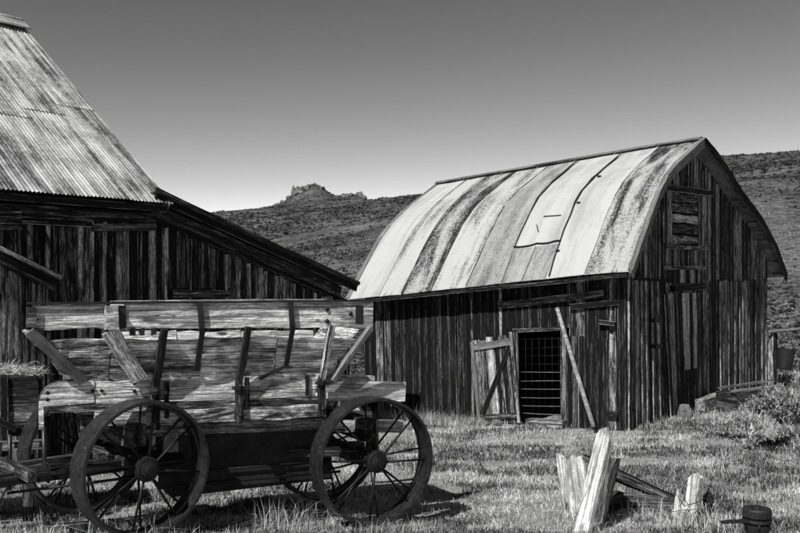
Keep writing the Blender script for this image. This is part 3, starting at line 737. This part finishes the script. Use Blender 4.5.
# iron straps over rail and flare
for (t_, dt, foot) in ((.50, -.02, 0), (1.40, -.02, 1)):
    a, b, c, d = w(t_, -.118, 2.035), w(t_+.02, -.118, 1.79), w(t_+.03, -.14, 1.74), w(t_+.015, -.27, 1.39)
    st = board('iron_strap', a, b, .05, .018, WN, M_IRON, wg, seg=2, jit=0, rag=0)
    board('strap_end', b+UP*.02, c, .052, .018, WN, M_IRON, st, seg=1, jit=0, rag=0); board('strap_end', c+UP*.01, d, .048, .018, WN-UP*.5, M_IRON, st, seg=2, jit=0, rag=0)
    if foot: board('strap_end', d, w(t_-.25, -.30, 1.27), .03, .018, WN, M_IRON, st, seg=1, jit=0)
for t_ in (-.10, -.02, .09): board('hook', w(t_, -.18, 1.74), w(t_, -.18, 1.80), .04, .05, WN, M_IRON, wg, seg=1)
# floor, ends
for k in range(4): board('floor_board', w(-.5, -.45-k*.18, 1.03), w(1.9, -.45-k*.18, .95), .17, .03, UP, M_WAGR, wg)
for (tb, tt, tn) in ((-.52, -.9, -1), (1.95, 2.26, 1)):
    for q in range(3):
        f = .16+q*.32; tm = tb+(tt-tb)*f; zz = 1.32+.47*f if tn < 0 else 1.28+.47*f
        if tn < 0 and q == 1: continue
        board('end_board', w(tm, -.40+.2*f, zz), w(tm, -1.12-.2*f, zz), .18, .03, WA*tn*.8-UP*.6, M_WAGR, wg)
    for q in range(2):
        board('end_board', w(tb if tn < 0 else 1.90, -.40, 1.10+q*.14-(.05 if tn > 0 else 0)), w(tb if tn < 0 else 1.90, -1.12, 1.10+q*.14-(.05 if tn > 0 else 0)), .13, .03, WA*tn, M_WAGR, wg)
# dark box filling the space under the bed, with a pipe along it
V = [w(t, n, z) for t in (.35, 2.02) for n in (-.50, -1.05) for z in (.16, .78)]
world_mesh('under_box', V, [(0, 1, 3, 2), (4, 6, 7, 5), (0, 4, 5, 1), (2, 3, 7, 6), (1, 5, 7, 3), (0, 2, 6, 4)], M_UNDER, wg)
tube('pipe', [w(.2, -.46, .27), w(1.1, -.46, .26), w(2.1, -.46, .24)], .014, M_SPOKE, wg, 8)
tube('pipe', [w(.2, -.47, .40), w(2.0, -.47, .36)], .010, M_UNDER, wg, 8)
# running gear
front_ang = A_+math.radians(14)
FA = Vector((math.cos(front_ang), math.sin(front_ang), 0)); FN = Vector((math.sin(front_ang), -math.cos(front_ang), 0))
Fc = w(-.17, -.74, .545)
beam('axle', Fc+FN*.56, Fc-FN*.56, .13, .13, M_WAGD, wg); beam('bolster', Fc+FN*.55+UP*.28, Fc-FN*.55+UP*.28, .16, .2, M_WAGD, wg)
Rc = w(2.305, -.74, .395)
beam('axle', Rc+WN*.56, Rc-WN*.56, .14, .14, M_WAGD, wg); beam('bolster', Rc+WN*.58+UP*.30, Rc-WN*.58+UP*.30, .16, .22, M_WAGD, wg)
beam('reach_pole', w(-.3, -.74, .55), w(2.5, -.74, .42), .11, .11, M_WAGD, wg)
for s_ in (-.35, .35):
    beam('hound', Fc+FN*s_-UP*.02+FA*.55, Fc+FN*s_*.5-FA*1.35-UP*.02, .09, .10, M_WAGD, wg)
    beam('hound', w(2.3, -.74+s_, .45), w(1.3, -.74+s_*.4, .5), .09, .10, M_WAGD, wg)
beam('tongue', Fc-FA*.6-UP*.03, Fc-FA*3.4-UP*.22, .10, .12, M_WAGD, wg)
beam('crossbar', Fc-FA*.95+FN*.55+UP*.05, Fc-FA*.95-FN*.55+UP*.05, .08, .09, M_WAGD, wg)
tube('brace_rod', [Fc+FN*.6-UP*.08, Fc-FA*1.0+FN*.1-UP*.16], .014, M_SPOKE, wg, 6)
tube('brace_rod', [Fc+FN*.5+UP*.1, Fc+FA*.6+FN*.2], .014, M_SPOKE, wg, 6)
tube('step_iron', [w(-.83, -.29, .95), w(-.83, -.27, .62), w(-.78, -.26, .55), w(-.55, -.30, .52)], .02, M_RIM, wg, 8)
# brake block and chain plate behind the front wheel
board('brake_block', w(.30, -.42, .62), w(.30, -.42, .80), .13, .06, WN, M_TRIM, wg, seg=1)
board('brake_block', w(.26, -.36, .66), w(.36, -.36, .76), .02, .02, WN, M_POST, wg, seg=1)
# wheels: rim with hub and spokes under it
def rim_mesh(R, wd, n=72):
    V, F = [], []; th = .028
    prof = [(-wd/2, R), (wd/2, R), (wd/2, R-th), (wd*.10, R-th), (wd*.08, R-th-.02), (-wd*.08, R-th-.02), (-wd*.10, R-th), (-wd/2, R-th)]
    m_ = len(prof)
    for k in range(n):
        t = 2*math.pi*k/n
        for (x, r) in prof: V.append((x, r*math.cos(t), r*math.sin(t)))
    for k in range(n):
        l = (k+1) % n
        for q in range(m_):
            p = (q+1) % m_; F.append((k*m_+q, k*m_+p, l*m_+p, l*m_+q))
    for k in range(18):   # rivet heads on the tread
        t = 2*math.pi*(k+.5)/18; x0 = (.045 if k % 2 else -.045)*wd/.2; b = len(V)
        e = Vector((0, math.cos(t), math.sin(t))); f = Vector((0, -math.sin(t), math.cos(t))); ax = Vector((1, 0, 0))
        for q in range(6):
            a = q*math.pi/3; V.append(tuple(ax*x0+e*R+(ax*math.cos(a)+f*math.sin(a))*.012))
        V.append(tuple(ax*x0+e*(R+.008)))
        for q in range(6): F.append((b+q, b+(q+1) % 6, b+6))
    return mesh('wheel', V, F)
HUBP = [(a_*1.05, r_*1.08) for a_, r_ in [(-.19, .0), (-.19, .06), (-.12, .065), (-.12, .10), (-.08, .10), (-.07, .07), (.06, .07), (.07, .105), (.105, .105), (.115, .085), (.115, .07), (.14, .07), (.15, .045), (.175, .042), (.18, .0)]]
def wheel(center, axis, R, wd, ph, label):
    X = axis.normalized(); Z = UP; Y = Z.cross(X); Mx = Matrix((X, Y, Z)).transposed().to_4x4(); Mx.translation = center
    wh = obj('wheel', rim_mesh(R, wd), M_RIM, Mx @ Matrix.Rotation(ph, 4, 'X'), wg); wh['label'] = label
    obj('hub', lathe_mesh('hub', HUBP, 24, False), M_SPOKE, Mx, wh)
    nsp = 8
    me = None
    for k in range(nsp*2):
        t = 2*math.pi*k/(nsp*2)+ph; s = 1 if k % 2 else -1
        d = Vector((0, math.cos(t), math.sin(t))); d2 = Vector((0, math.cos(t+.10*s), math.sin(t+.10*s)))
        a = Mx @ (d*.075+Vector((s*.09, 0, 0))); b = Mx @ (d2*(R-.03)+Vector((s*.02, 0, 0)))
        tube('spoke', [a, b], [.0125, .0105], M_SPOKE, wh, 7)
wheel(Fc+FN*.62, FN, .61, .27, .10, 'front wheel nearest the viewer with a worn pale steel tread')
wheel(Fc-FN*.60, FN, .61, .27, .35, 'front wheel on the far side')
wheel(Rc+WN*.62, WN, .645, .26, .22, 'rear wheel nearest the viewer standing in grass')
wheel(Rc-WN*.60, WN, .645, .26, .5, 'rear wheel on the far side')

# ---------------------------------------------------------------- dark timber box and gear beyond the wagon's front, left edge
B0 = Vector((-4.02, 9.2, 0)); BA = Vector((.93, .36, 0)); BN = Vector((.36, -.93, 0))
def bx(t, n, z): return B0+BA*t+BN*n+UP*z
cr = empty('timber_box', bx(-.2, -.5, .1), 'dark plank box standing behind the wagon front at the left edge', 'box')
random.seed(70)
for k in range(4):
    z = .72+k*.15
    board('board', bx(-1.4, 0, z), bx(.30, 0, z), .145, .03, BN, [M_WAGD, M_FALL, M_WAGD, M_WAGD][k], cr)
    board('board', bx(.30, -.02, z), bx(.30, -.9, z), .145, .03, BA, M_WAGD, cr); board('board', bx(-1.4, -.9, z), bx(.30, -.9, z), .145, .03, -BN, M_WAGD, cr)
for k in range(6): board('floor_board', bx(-1.4, -.08-k*.15, .66), bx(.30, -.08-k*.15, .66), .14, .03, UP, M_WAGD, cr)
board('post', bx(-.02, .035, .45), bx(-.02, .035, 1.26), .07, .03, BN, M_SIDE, cr); board('post', bx(-.40, .035, 1.0), bx(-.40, .035, 1.26), .30, .02, BN, M_FALL, cr, seg=2)
board('brace', bx(-.36, .05, 1.0), bx(.10, .05, .72), .06, .03, BN, M_SIDE, cr)
for t_ in (-1.2, .2):
    for n_ in (-.08, -.8): beam('leg', bx(t_, n_, -.25), bx(t_, n_, .68), .10, .10, M_WAGD, cr, nrm=BN)
beam('rail', bx(-1.4, .10, .60), bx(.36, .10, .56), .08, .09, M_TRIM, cr)
rod = tube('bent_rod', [bx(-.62, .1, .98), bx(-.45, .14, 1.05), bx(-.30, .14, 1.14), bx(-.20, .12, 1.26), bx(-.16, .1, 1.38), bx(-.10, .08, 1.46)], .012, M_TRIM, None, 8)
tag(rod, 'thin bent rod rising over the dark plank box at the left edge', 'rod')
gear = empty('hitch_frame', bx(-.2, .5, 0), 'iron and timber hitch frame low in the grass beside the front wheel', 'hitch')
beam('beam', bx(-.9, .45, .42), bx(.48, .5, .36), .09, .12, M_WAGD, gear)
beam('beam', bx(-.9, .40, .66), bx(.40, .45, .62), .06, .06, M_FALL, gear)
tube('post', [bx(.05, .52, .2), bx(.05, .52, .74)], .022, M_RIM, gear, 8); tube('post', [bx(.40, .55, .25), bx(.40, .52, .9)], .018, M_RIM, gear, 8)
board('bracket', bx(-.16, .56, .62), bx(-.02, .56, .62), .12, .02, BN, M_IRON, gear, seg=1); board('bracket', bx(-.10, .56, .38), bx(-.10, .56, .60), .05, .03, BN, M_IRON, gear, seg=1)
for (a, b) in (((-.02, .5, .36), (-.45, .7, .04)), ((.1, .5, .36), (.38, .7, .06)), ((.1, .52, .36), (-.12, .75, .0))): tube('rod', [bx(*a), bx(*b)], .014, M_IRON, gear, 6)
beam('beam', bx(.42, .45, .40), bx(1.15, .30, .58), .08, .08, M_WAGD, gear)

# ---------------------------------------------------------------- fence remnant in the foreground right
def at(px, py, d): return Vector(((px-400)/900*d, d, EYE+(284-py)/900*d))
fr = (Vector((0, -1, 0)))
def jag_post(name, pts_bottom, pts_top, th, mat, facing, tops):
    """broad plank post with a broken top: tops = list of heights along the width."""
    n = len(tops); V, F = [], []
    a, b = Vector(pts_bottom[0]), Vector(pts_bottom[1]); c, d = Vector(pts_top[0]), Vector(pts_top[1])
    fn = Vector(facing).normalized()
    rows = 4
    for side in (0, 1):
        for r in range(rows+1):
            for k in range(n):
                f = k/(n-1); lo = lerp(a, b, f); hi = lerp(c, d, f)
                p = lerp(lo, hi, r/rows*tops[k] if r == rows else r/rows*.9)
                V.append(p+fn*(th if side else 0)+fn*random.uniform(-.004, .004))
    m_ = (rows+1)*n
    for r in range(rows):
        for k in range(n-1):
            q = r*n+k; F.append((m_+q, m_+q+1, m_+q+n+1, m_+q+n)); F.append((q, q+n, q+n+1, q+1))
        F.append((r*n, m_+r*n, m_+(r+1)*n, (r+1)*n)); e = n-1; F.append((r*n+e, (r+1)*n+e, m_+(r+1)*n+e, m_+r*n+e))
    for k in range(n-1): F.append((rows*n+k, m_+rows*n+k, m_+rows*n+k+1, rows*n+k+1))
    # local X up the post so that the grain runs along it
    X = (lerp(c, d, .5)-lerp(a, b, .5)).normalized(); Z = (fn-X*fn.dot(X)).normalized(); Y = Z.cross(X)
    M = Matrix((X, Y, Z)).transposed().to_4x4(); M.translation = lerp(a, b, .5); Mi = M.inverted()
    return obj(name, mesh(name, [Mi @ p for p in V], F), mat, M)
random.seed(80)
FL = Vector((-.78, -.62, 0))
gA = at(570, 520, 8.75); gB = at(590, 520, 8.60)
p_ = jag_post('broken_post', (at(568, 534, 9.80), at(595, 530, 9.65)), (at(559, 453, 9.80), at(585, 455, 9.65)), .05, M_POST, FL, [1.0, .985, .95, .87, .97, 1.0, .94, .99, .96])
tag(p_, 'broad white bleached plank post with a jagged top, leftmost of the fence remains', 'post')
p_ = jag_post('leaning_post', (at(573, 549, 8.96), at(588, 549, 8.90)), (at(603, 425, 9.24), at(616, 430, 9.18)), .07, M_POST, FL, [.93, .98, 1.0, .95, .985, .90])
tag(p_, 'tall cracked white post leaning right in front of the fence remains', 'post')
p_ = jag_post('propped_slat', (at(593, 535, 9.52), at(603, 535, 9.46)), (at(609, 455, 9.58), at(621, 457, 9.52)), .04, M_FALL, FL, [1.0, .97, .99])
tag(p_, 'grey slat propped upright right behind the tall leaning post', 'slat')
p_ = jag_post('short_post', (at(674, 534, 9.80), at(688, 536, 9.74)), (at(679, 488, 9.80), at(690, 489, 9.74)), .06, M_POST, FL, [.82, 1.0, .66, .90, .72, .86])
tag(p_, 'short ragged white stump wrapped in wire beside the rounded stub post', 'post')
p_ = jag_post('stub_post', (at(686, 537, 9.69), at(699, 537, 9.63)), (at(693, 472, 9.69), at(704, 474, 9.63)), .08, M_POST, FL, [.93, 1.0, 1.0, .94])
tag(p_, 'rounded white stub post with wire, rightmost of the fence remains', 'post')
def gp(px, d, dz):
    x = (px-400)/900*d; return Vector((x, d, gz(x, d)+dz))
timber('fallen_rail', gp(583, 10.42, 0.52), gp(676, 10.02, 0.11), .10, .09, M_SIDE, 'dark fallen rail sloping down between the leaning post and the stub', 'rail')
timber('fallen_beam', gp(612, 10.08, 0.11), gp(672, 10.08, 0.09), .20, .14, M_FALL, 'flat grey beam lying in the grass between the white posts', 'beam')
timber('fallen_board', gp(600, 10.53, 0.34), gp(650, 10.25, 0.16), .14, .03, M_WAGD, 'thin dark board tilted behind the leaning white post', 'board')
timber('fallen_board', gp(604, 9.80, 0.11), gp(622, 9.86, 0.18), .14, .16, M_WAGD, 'short dark chunk of wood behind the foot of the leaning post', 'wood')
wr = empty('wire', gp(688, 9.63, 0.00), 'loose fence wire looped round the two small white stumps', 'wire')
tube('strand', [at(668, 500, 9.58), at(675, 492, 9.52), at(684, 506, 9.50), at(695, 503, 9.50), at(708, 497, 9.52), at(712, 508, 9.58)], .005, M_IRON, wr, 5)
tube('strand', [at(670, 512, 9.52), at(684, 510, 9.50), at(700, 509, 9.50), at(716, 512, 9.52)], .004, M_IRON, wr, 5)
tube('strand', [at(684, 498, 9.50), at(689, 506, 9.48), at(684, 514, 9.49), at(680, 506, 9.49), at(684, 498, 9.50)], .005, M_IRON, wr, 5)
tube('strand', [at(699, 490, 9.50), at(696, 500, 9.48), at(700, 514, 9.49)], .005, M_IRON, wr, 5)
o = obj('burnt_stump', rock_mesh('burnt_stump', .06, .06, .13, 5), M_WAGD, Matrix.Translation(gp(708, 9.80, 0.16))); tag(o, 'small dark stump just right of the rounded stub post', 'stump')

# ---------------------------------------------------------------- valve in the lower right corner
vp = gp(757, 7.62, 0); vz = EYE+(284-507)/900*7.62
vt = empty('water_valve', vp, 'black iron capped valve with a side handle in the lower right corner', 'valve')
RY = Matrix.Rotation(-math.pi/2, 4, 'Y')
def vl(name, prof, z): return obj(name, lathe_mesh(name, prof, 28), M_IRON, Matrix.Translation((vp.x, vp.y, z)) @ RY, vt)
vl('cap', [(0, 0), (0, .112), (.01, .118), (.065, .118), (.078, .108), (.078, .055), (.072, .052), (.072, .035), (.09, .032), (.09, 0)], vz-.085)
vl('collar', [(0, 0), (0, .118), (.012, .122), (.03, .118), (.03, 0)], vz-.125)
vl('body', [(0, 0), (0, .06), (vz-vp.z-.24, .06), (vz-vp.z-.23, .085), (vz-vp.z-.17, .10), (vz-vp.z-.12, .108), (vz-vp.z-.12, 0)], vp.z-.02)
board('handle', Vector((vp.x-.10, vp.y-.03, vz-.115)), Vector((vp.x-.32, vp.y-.06, vz-.125)), .06, .022, UP, M_IRON, vt, w1=.035, jit=.003)
for k in range(6):
    t = k*math.pi/3+.3; tube('bolt', [Vector((vp.x+.105*math.cos(t), vp.y+.105*math.sin(t), vz-.17)), Vector((vp.x+.105*math.cos(t), vp.y+.105*math.sin(t), vz-.12))], .012, M_IRON, vt, 6)

# ---------------------------------------------------------------- trough, frame and bucket right of the barn
T0 = at(738, 420, 18.0); T0.z = gz(T0.x, T0.y)
tr = empty('plank_trough', T0+Vector((.5, .2, 0)), 'low plank trough in front of the right end of the gable wall', 'trough')
TA = Vector((.93, .37, 0)); TN = Vector((.37, -.93, 0))
def tx(t, n, z): return T0+TA*t+TN*n+UP*z
random.seed(90)
for k in range(2):
    z = .12+k*.2
    board('board', tx(0, 0, z), tx(1.1, 0, z+.04), .18, .03, TN, [M_FALL, M_WAGD, M_FALL][k], tr); board('board', tx(0, 0, z), tx(0, -.6, z), .18, .03, -TA, M_WAGD, tr)
    board('board', tx(1.1, 0, z), tx(1.1, -.6, z), .18, .03, TA, M_WAGD, tr)
    board('board', tx(0, -.6, z), tx(1.1, -.6, z), .18, .03, -TN, M_WAGD, tr)
board('top_board', tx(-.10, -.05, .46), tx(1.15, -.05, .52), .16, .03, UP, M_TRIM, tr); board('top_board', tx(-.04, -.5, .47), tx(1.22, -.3, .60), .05, .04, UP, M_FALL, tr)
hf = empty('hanging_frame', at(773, 395, 19.5), 'post with a level pipe reaching right beyond the barn corner', 'frame')
q0 = at(773, 392, 19.5); q0.z = gz(q0.x, q0.y); q1 = at(773, 331, 19.5)
beam('post', q0, q1, .14, .14, M_B1, hf, nrm=TN)
tube('pipe', [at(768, 332, 19.4), at(800, 329, 19.2), at(842, 326, 19.0)], .035, M_TRIM, hf, 8)
q2 = at(842, 395, 19.0); q2.z = gz(q2.x, q2.y); beam('post', q2, at(842, 327, 19.0), .14, .14, M_B1, hf, nrm=TN)
bz = at(785, 359, 19.2)
bk = obj('bucket', lathe_mesh('bucket', [(-.22, 0), (-.22, .15), (-.2, .16), (.2, .19), (.22, .195), (.22, .175), (-.18, .145), (-.18, 0)], 20), M_IRON, Matrix.Translation(bz) @ Matrix.Rotation(.12, 4, 'Y') @ RY)
tag(bk, 'black iron bucket hanging below the pipe at the right', 'bucket')
tube('bail', [bz+Vector((-.18, 0, .2)), bz+Vector((-.1, 0, .42)), bz+Vector((.02, 0, .52)), bz+Vector((.12, 0, .42)), bz+Vector((.2, 0, .2))], .008, M_IRON, bk, 5)
s_ = beam('stump_post', gp(783, 18.8, -.1), gp(782, 18.8, .55), .16, .14, M_B1D, None, nrm=TN); tag(s_, 'short dark stump post standing below the hanging bucket', 'post')

# ---------------------------------------------------------------- vegetation
def blades(x, y, h, wd, tone, lean_s=.5, seg_bend=True):
    n = len(x); z = terrain_z(x, y)
    th = rng.uniform(0, 2*np.pi, n); la = rng.uniform(0, 2*np.pi, n); ll = np.abs(rng.normal(0, lean_s, n))*h
    dx = np.cos(th)*wd/2; dy = np.sin(th)*wd/2
    P = np.zeros((n, 5, 3))
    P[:, 0] = np.stack([x-dx, y-dy, z-.01], -1); P[:, 1] = np.stack([x+dx, y+dy, z-.01], -1)
    mx = x+np.cos(la)*ll*.3; my = y+np.sin(la)*ll*.3; mz = z+h*.6
    P[:, 2] = np.stack([mx-dx*.7, my-dy*.7, mz], -1); P[:, 3] = np.stack([mx+dx*.7, my+dy*.7, mz], -1)
    P[:, 4] = np.stack([x+np.cos(la)*ll, y+np.sin(la)*ll, z+h*np.clip(1.05-.5*(ll/h)**2, .5, 1.05)], -1)
    return P, np.repeat(tone, 5)
def blade_mesh(name, parts):
    P = np.concatenate([p[0] for p in parts]); T = np.concatenate([p[1] for p in parts]); n = len(P)
    fb = np.array([(0, 1, 3), (0, 3, 2), (2, 3, 4)]); F = (fb[None]+(np.arange(n)*5)[:, None, None]).reshape(-1, 3)
    me = bpy.data.meshes.new(name); fast(me, P.reshape(-1, 3), F)
    a = me.attributes.new('tone', 'FLOAT', 'POINT'); a.data.foreach_set('value', np.clip(T, 0, 1).astype('f4')); return me
def in_barns(x, y):
    q = lambda C: ((x-C.x)*U.x+(y-C.y)*U.y, (x-C.x)*Vd.x+(y-C.y)*Vd.y)
    u2, v2 = q(C2); u1, v1 = q(C1)
    return ((u2 > -.02) & (v2 > -.02) & (u2 < GW) & (v2 < VL)) | ((u1 < 4.9) & (v1 > 0) & (u1 > W1))
def grass():
    parts = []
    N = 430000
    y = 6.9*np.exp(rng.random(N)**.9*math.log(27/6.9)); x = (rng.random(N)*2-1)*(y*.50+1.0)
    k = ~in_barns(x, y); x, y = x[k], y[k]
    pat = fbm(x*.6+3, y*1.3+7, 4); cl = fbm(x*3+30, y*3+11, 3)
    keep = cl-.35*ss(.40, .28, pat)+rng.normal(0, .10, len(x)) > .40; x, y, pat, cl = x[keep], y[keep], pat[keep], cl[keep]
    # greener, darker swathes lie across the yard; the rest is dry
    dark = ss(.48, .54, pat)
    h = (.015+.05*rng.random(len(x))**2)*(.5+1.1*cl)*(1+.6*dark)
    tone = .50+.36*rng.normal(0, 1, len(x))+1.5*(cl-.5)-.60*dark
    parts.append(blades(x, y, h, .004+.0005*y, tone, 1.3))
    # coarser tussocks up the slope behind the barns
    n2 = 60000; rr = 23*np.exp(rng.random(n2)*math.log(75/23)); aa = rng.uniform(-.5, .56, n2); x2 = rr*np.sin(aa); y2 = rr*np.cos(aa)
    k2_ = ~in_barns(x2, y2) & (fbm(x2*.5, y2*.5, 3) > .42); x2, y2, rr = x2[k2_], y2[k2_], rr[k2_]
    parts.append(blades(x2, y2, rng.uniform(.03, .12, len(x2)), .010+.0006*rr, .20+.22*rng.normal(0, 1, len(x2)), 1.2))
    # ragged tufts of longer grass, along the wheels, walls and posts
    cx, cy, cr_, cn, chh = [], [], [], [], []
    def tuft(px, py, r, n, hh): cx.append(px); cy.append(py); cr_.append(r); cn.append(n); chh.append(hh)
    for q in range(420):
        yy = 7.2+13*random.random()**1.4; tuft(random.uniform(-1, 1)*(yy*.48+.5), yy, random.uniform(.06, .28), 60, random.uniform(.05, .10)+.007*(yy-7))
    for cpt in (Fc+FN*.9, Rc+WN*.95):
        for q in range(16):
            a_ = random.uniform(-.8, .8); p = cpt+WA*a_+WN*random.uniform(-.15, .15); tuft(p.x, p.y, .12, 60, random.uniform(.08, .18))
    straw = []
    for q in range(34):
        p = Fc+FN*random.uniform(.55, 1.0)+FA*random.uniform(-1.4, .5); straw.append((p.x, p.y, .14, 90, random.uniform(.04, .12)))
    for q in range(10):
        p = Rc+WN*random.uniform(.6, 1.0)+WA*random.uniform(-.8, .6); straw.append((p.x, p.y, .12, 70, random.uniform(.04, .12)))
    for a, b, r, n, hh in straw:
        parts.append(blades(a+rng.normal(0, r, n), b+rng.normal(0, r, n), hh*rng.uniform(.3, 1.1, n), np.full(n, .005), .85+rng.normal(0, .2, n), 1.6))
    for q in range(7):
        p = w(random.uniform(1.2, 1.9), random.uniform(-.4, -.2), 0); tuft(p.x, p.y, .10, 45, random.uniform(.25, .42))
    for q in range(16):
        p = w(random.uniform(-1.5, .0), random.uniform(-1.0, .2), 0); tuft(p.x, p.y, .2, 70, random.uniform(.2, .4))
    for q in range(26):
        p = b2(0, random.uniform(2.9, 6.3), 0, random.uniform(.1, .7)); tuft(p.x, p.y, .22, 70, random.uniform(.15, .4))
    for q in range(10):
        p = b2(random.uniform(.2, 4.5), 0, 0, 0, random.uniform(.1, .4)); tuft(p.x, p.y, .15, 40, random.uniform(.08, .2))
    for (px, d) in ((575, 9.6), (583, 8.9), (612, 9.6), (640, 9.8), (672, 9.5), (700, 9.4), (690, 9.3), (715, 9.3), (655, 10.7), (640, 10.9), (750, 7.7)):
        tuft((px-400)/900*d, d, .16, 90, random.uniform(.14, .26))
    for a, b, r, n, hh in zip(cx, cy, cr_, cn, chh):
        xx = a+rng.normal(0, r, n); yy = b+rng.normal(0, r, n); kk = ~in_barns(xx, yy); xx, yy = xx[kk], yy[kk]; n = len(xx)
        if n == 0: continue
        t0 = rng.uniform(.1, .95); parts.append(blades(xx, yy, hh*rng.uniform(.3, 1.15, n), np.full(n, .006), t0+rng.normal(0, .25, n), 1.0))
    return tag(obj('grass', blade_mesh('grass', parts), M_GRASS), 'dry and dark patchy grass covering the barnyard', 'grass', kind='stuff')
grass()
def shrub(name, pos, rad, ht, n, label, group, seed):
    r = np.random.default_rng(seed); root = empty(name, pos, label, 'shrub', group); c = Vector(pos)
    rr = random.Random(seed)
    ends = []
    for k in range(20):
        a = rr.uniform(0, 6.28); e = c+Vector((math.cos(a)*rad*rr.uniform(.2, .85), math.sin(a)*rad*rr.uniform(.2, .85), ht*rr.uniform(.5, .95)))
        m_ = lerp(c, e, .5)+Vector((rr.uniform(-.05, .05), rr.uniform(-.05, .05), .06)); tube('stem', [c-UP*.05, m_, e], [.014, .010, .004], M_WAGD, root, 5); ends.append(e)
    cen = np.array([list(e) for e in ends]+[[c.x+rr.uniform(-1, 1)*rad, c.y+rr.uniform(-1, 1)*rad, c.z+ht*rr.uniform(.15, .8)] for _ in range(16)])
    ci = r.integers(0, len(cen), n); p = cen[ci]+r.normal(0, 1, (n, 3))*np.array([rad*.13, rad*.13, ht*.10])
    p[:, 2] = np.maximum(p[:, 2], c.z+.02)
    d = r.normal(0, 1, (n, 3))+np.array([0, 0, 1.7]); d /= np.linalg.norm(d, axis=1)[:, None]; s = np.cross(d, r.normal(0, 1, (n, 3))); s /= np.linalg.norm(s, axis=1)[:, None]
    L = r.uniform(.04, .12, n)[:, None]; wd = L*.17
    P = np.stack([p-s*wd, p+s*wd, p+d*L], 1)
    me = bpy.data.meshes.new('foliage'); fast(me, (P-np.array(list(c))).reshape(-1, 3), np.arange(n*3).reshape(-1, 3))
    tn = (r.random(len(cen))*.45+.25)[ci]+r.normal(0, .16, n); at_ = me.attributes.new('tone', 'FLOAT', 'POINT'); at_.data.foreach_set('value', np.repeat(np.clip(tn, 0, 1), 3).astype('f4'))
    o = obj('foliage', me, M_SAGE, Matrix.Translation(c), root); o['kind'] = 'stuff'
SH = [(750, 15.0, .42, .34, 'low pale sagebrush nearest the trough, leftmost of the right-hand bushes'), (774, 15.4, .60, .50, 'full sagebrush in front of the trough'), (800, 15.0, .65, .72, 'largest sagebrush cut by the right edge'),
      (772, 14.2, .45, .30, 'low sagebrush in front of the big bushes on the right'), (822, 17.5, .6, .8, 'sagebrush behind, at the right edge'), (734, 16.0, .18, .22, 'tiny sagebrush sprig at the foot of the trough'), (800, 19.5, .45, .6, 'sagebrush beside the frame post under the bucket')]
for i, (px, d, r_, h_, lab) in enumerate(SH): shrub('sagebrush', gp(px, d, 0), r_, h_, int(5500*r_*h_/.3)+900, lab, 'sagebrush right of the barn', 100+i)
# brush lying on the timber box
def brush(pos, label):
    c = Vector(pos); r = np.random.default_rng(3); n = 900
    p = r.normal(0, 1, (n, 3))*np.array([.17, .1, .045]); p[:, 2] = np.abs(p[:, 2]); d = r.normal(0, 1, (n, 3)); d[:, 2] = np.abs(d[:, 2])*.6; d /= np.linalg.norm(d, axis=1)[:, None]
    s = np.cross(d, r.normal(0, 1, (n, 3))); s /= np.linalg.norm(s, axis=1)[:, None]; P = np.stack([p-s*.004, p+s*.004, p+d*.09], 1)
    me = bpy.data.meshes.new('brush'); fast(me, P.reshape(-1, 3), np.arange(n*3).reshape(-1, 3)); a = me.attributes.new('tone', 'FLOAT', 'POINT'); a.data.foreach_set('value', np.repeat(np.clip(r.normal(.6, .25, n), 0, 1), 3).astype('f4'))
    tag(obj('dry_brush', me, M_HAY, Matrix.Translation(c)), label, 'brush')
brush(bx(.02, -.25, 1.25), 'clump of dry brush lying on the dark plank box')
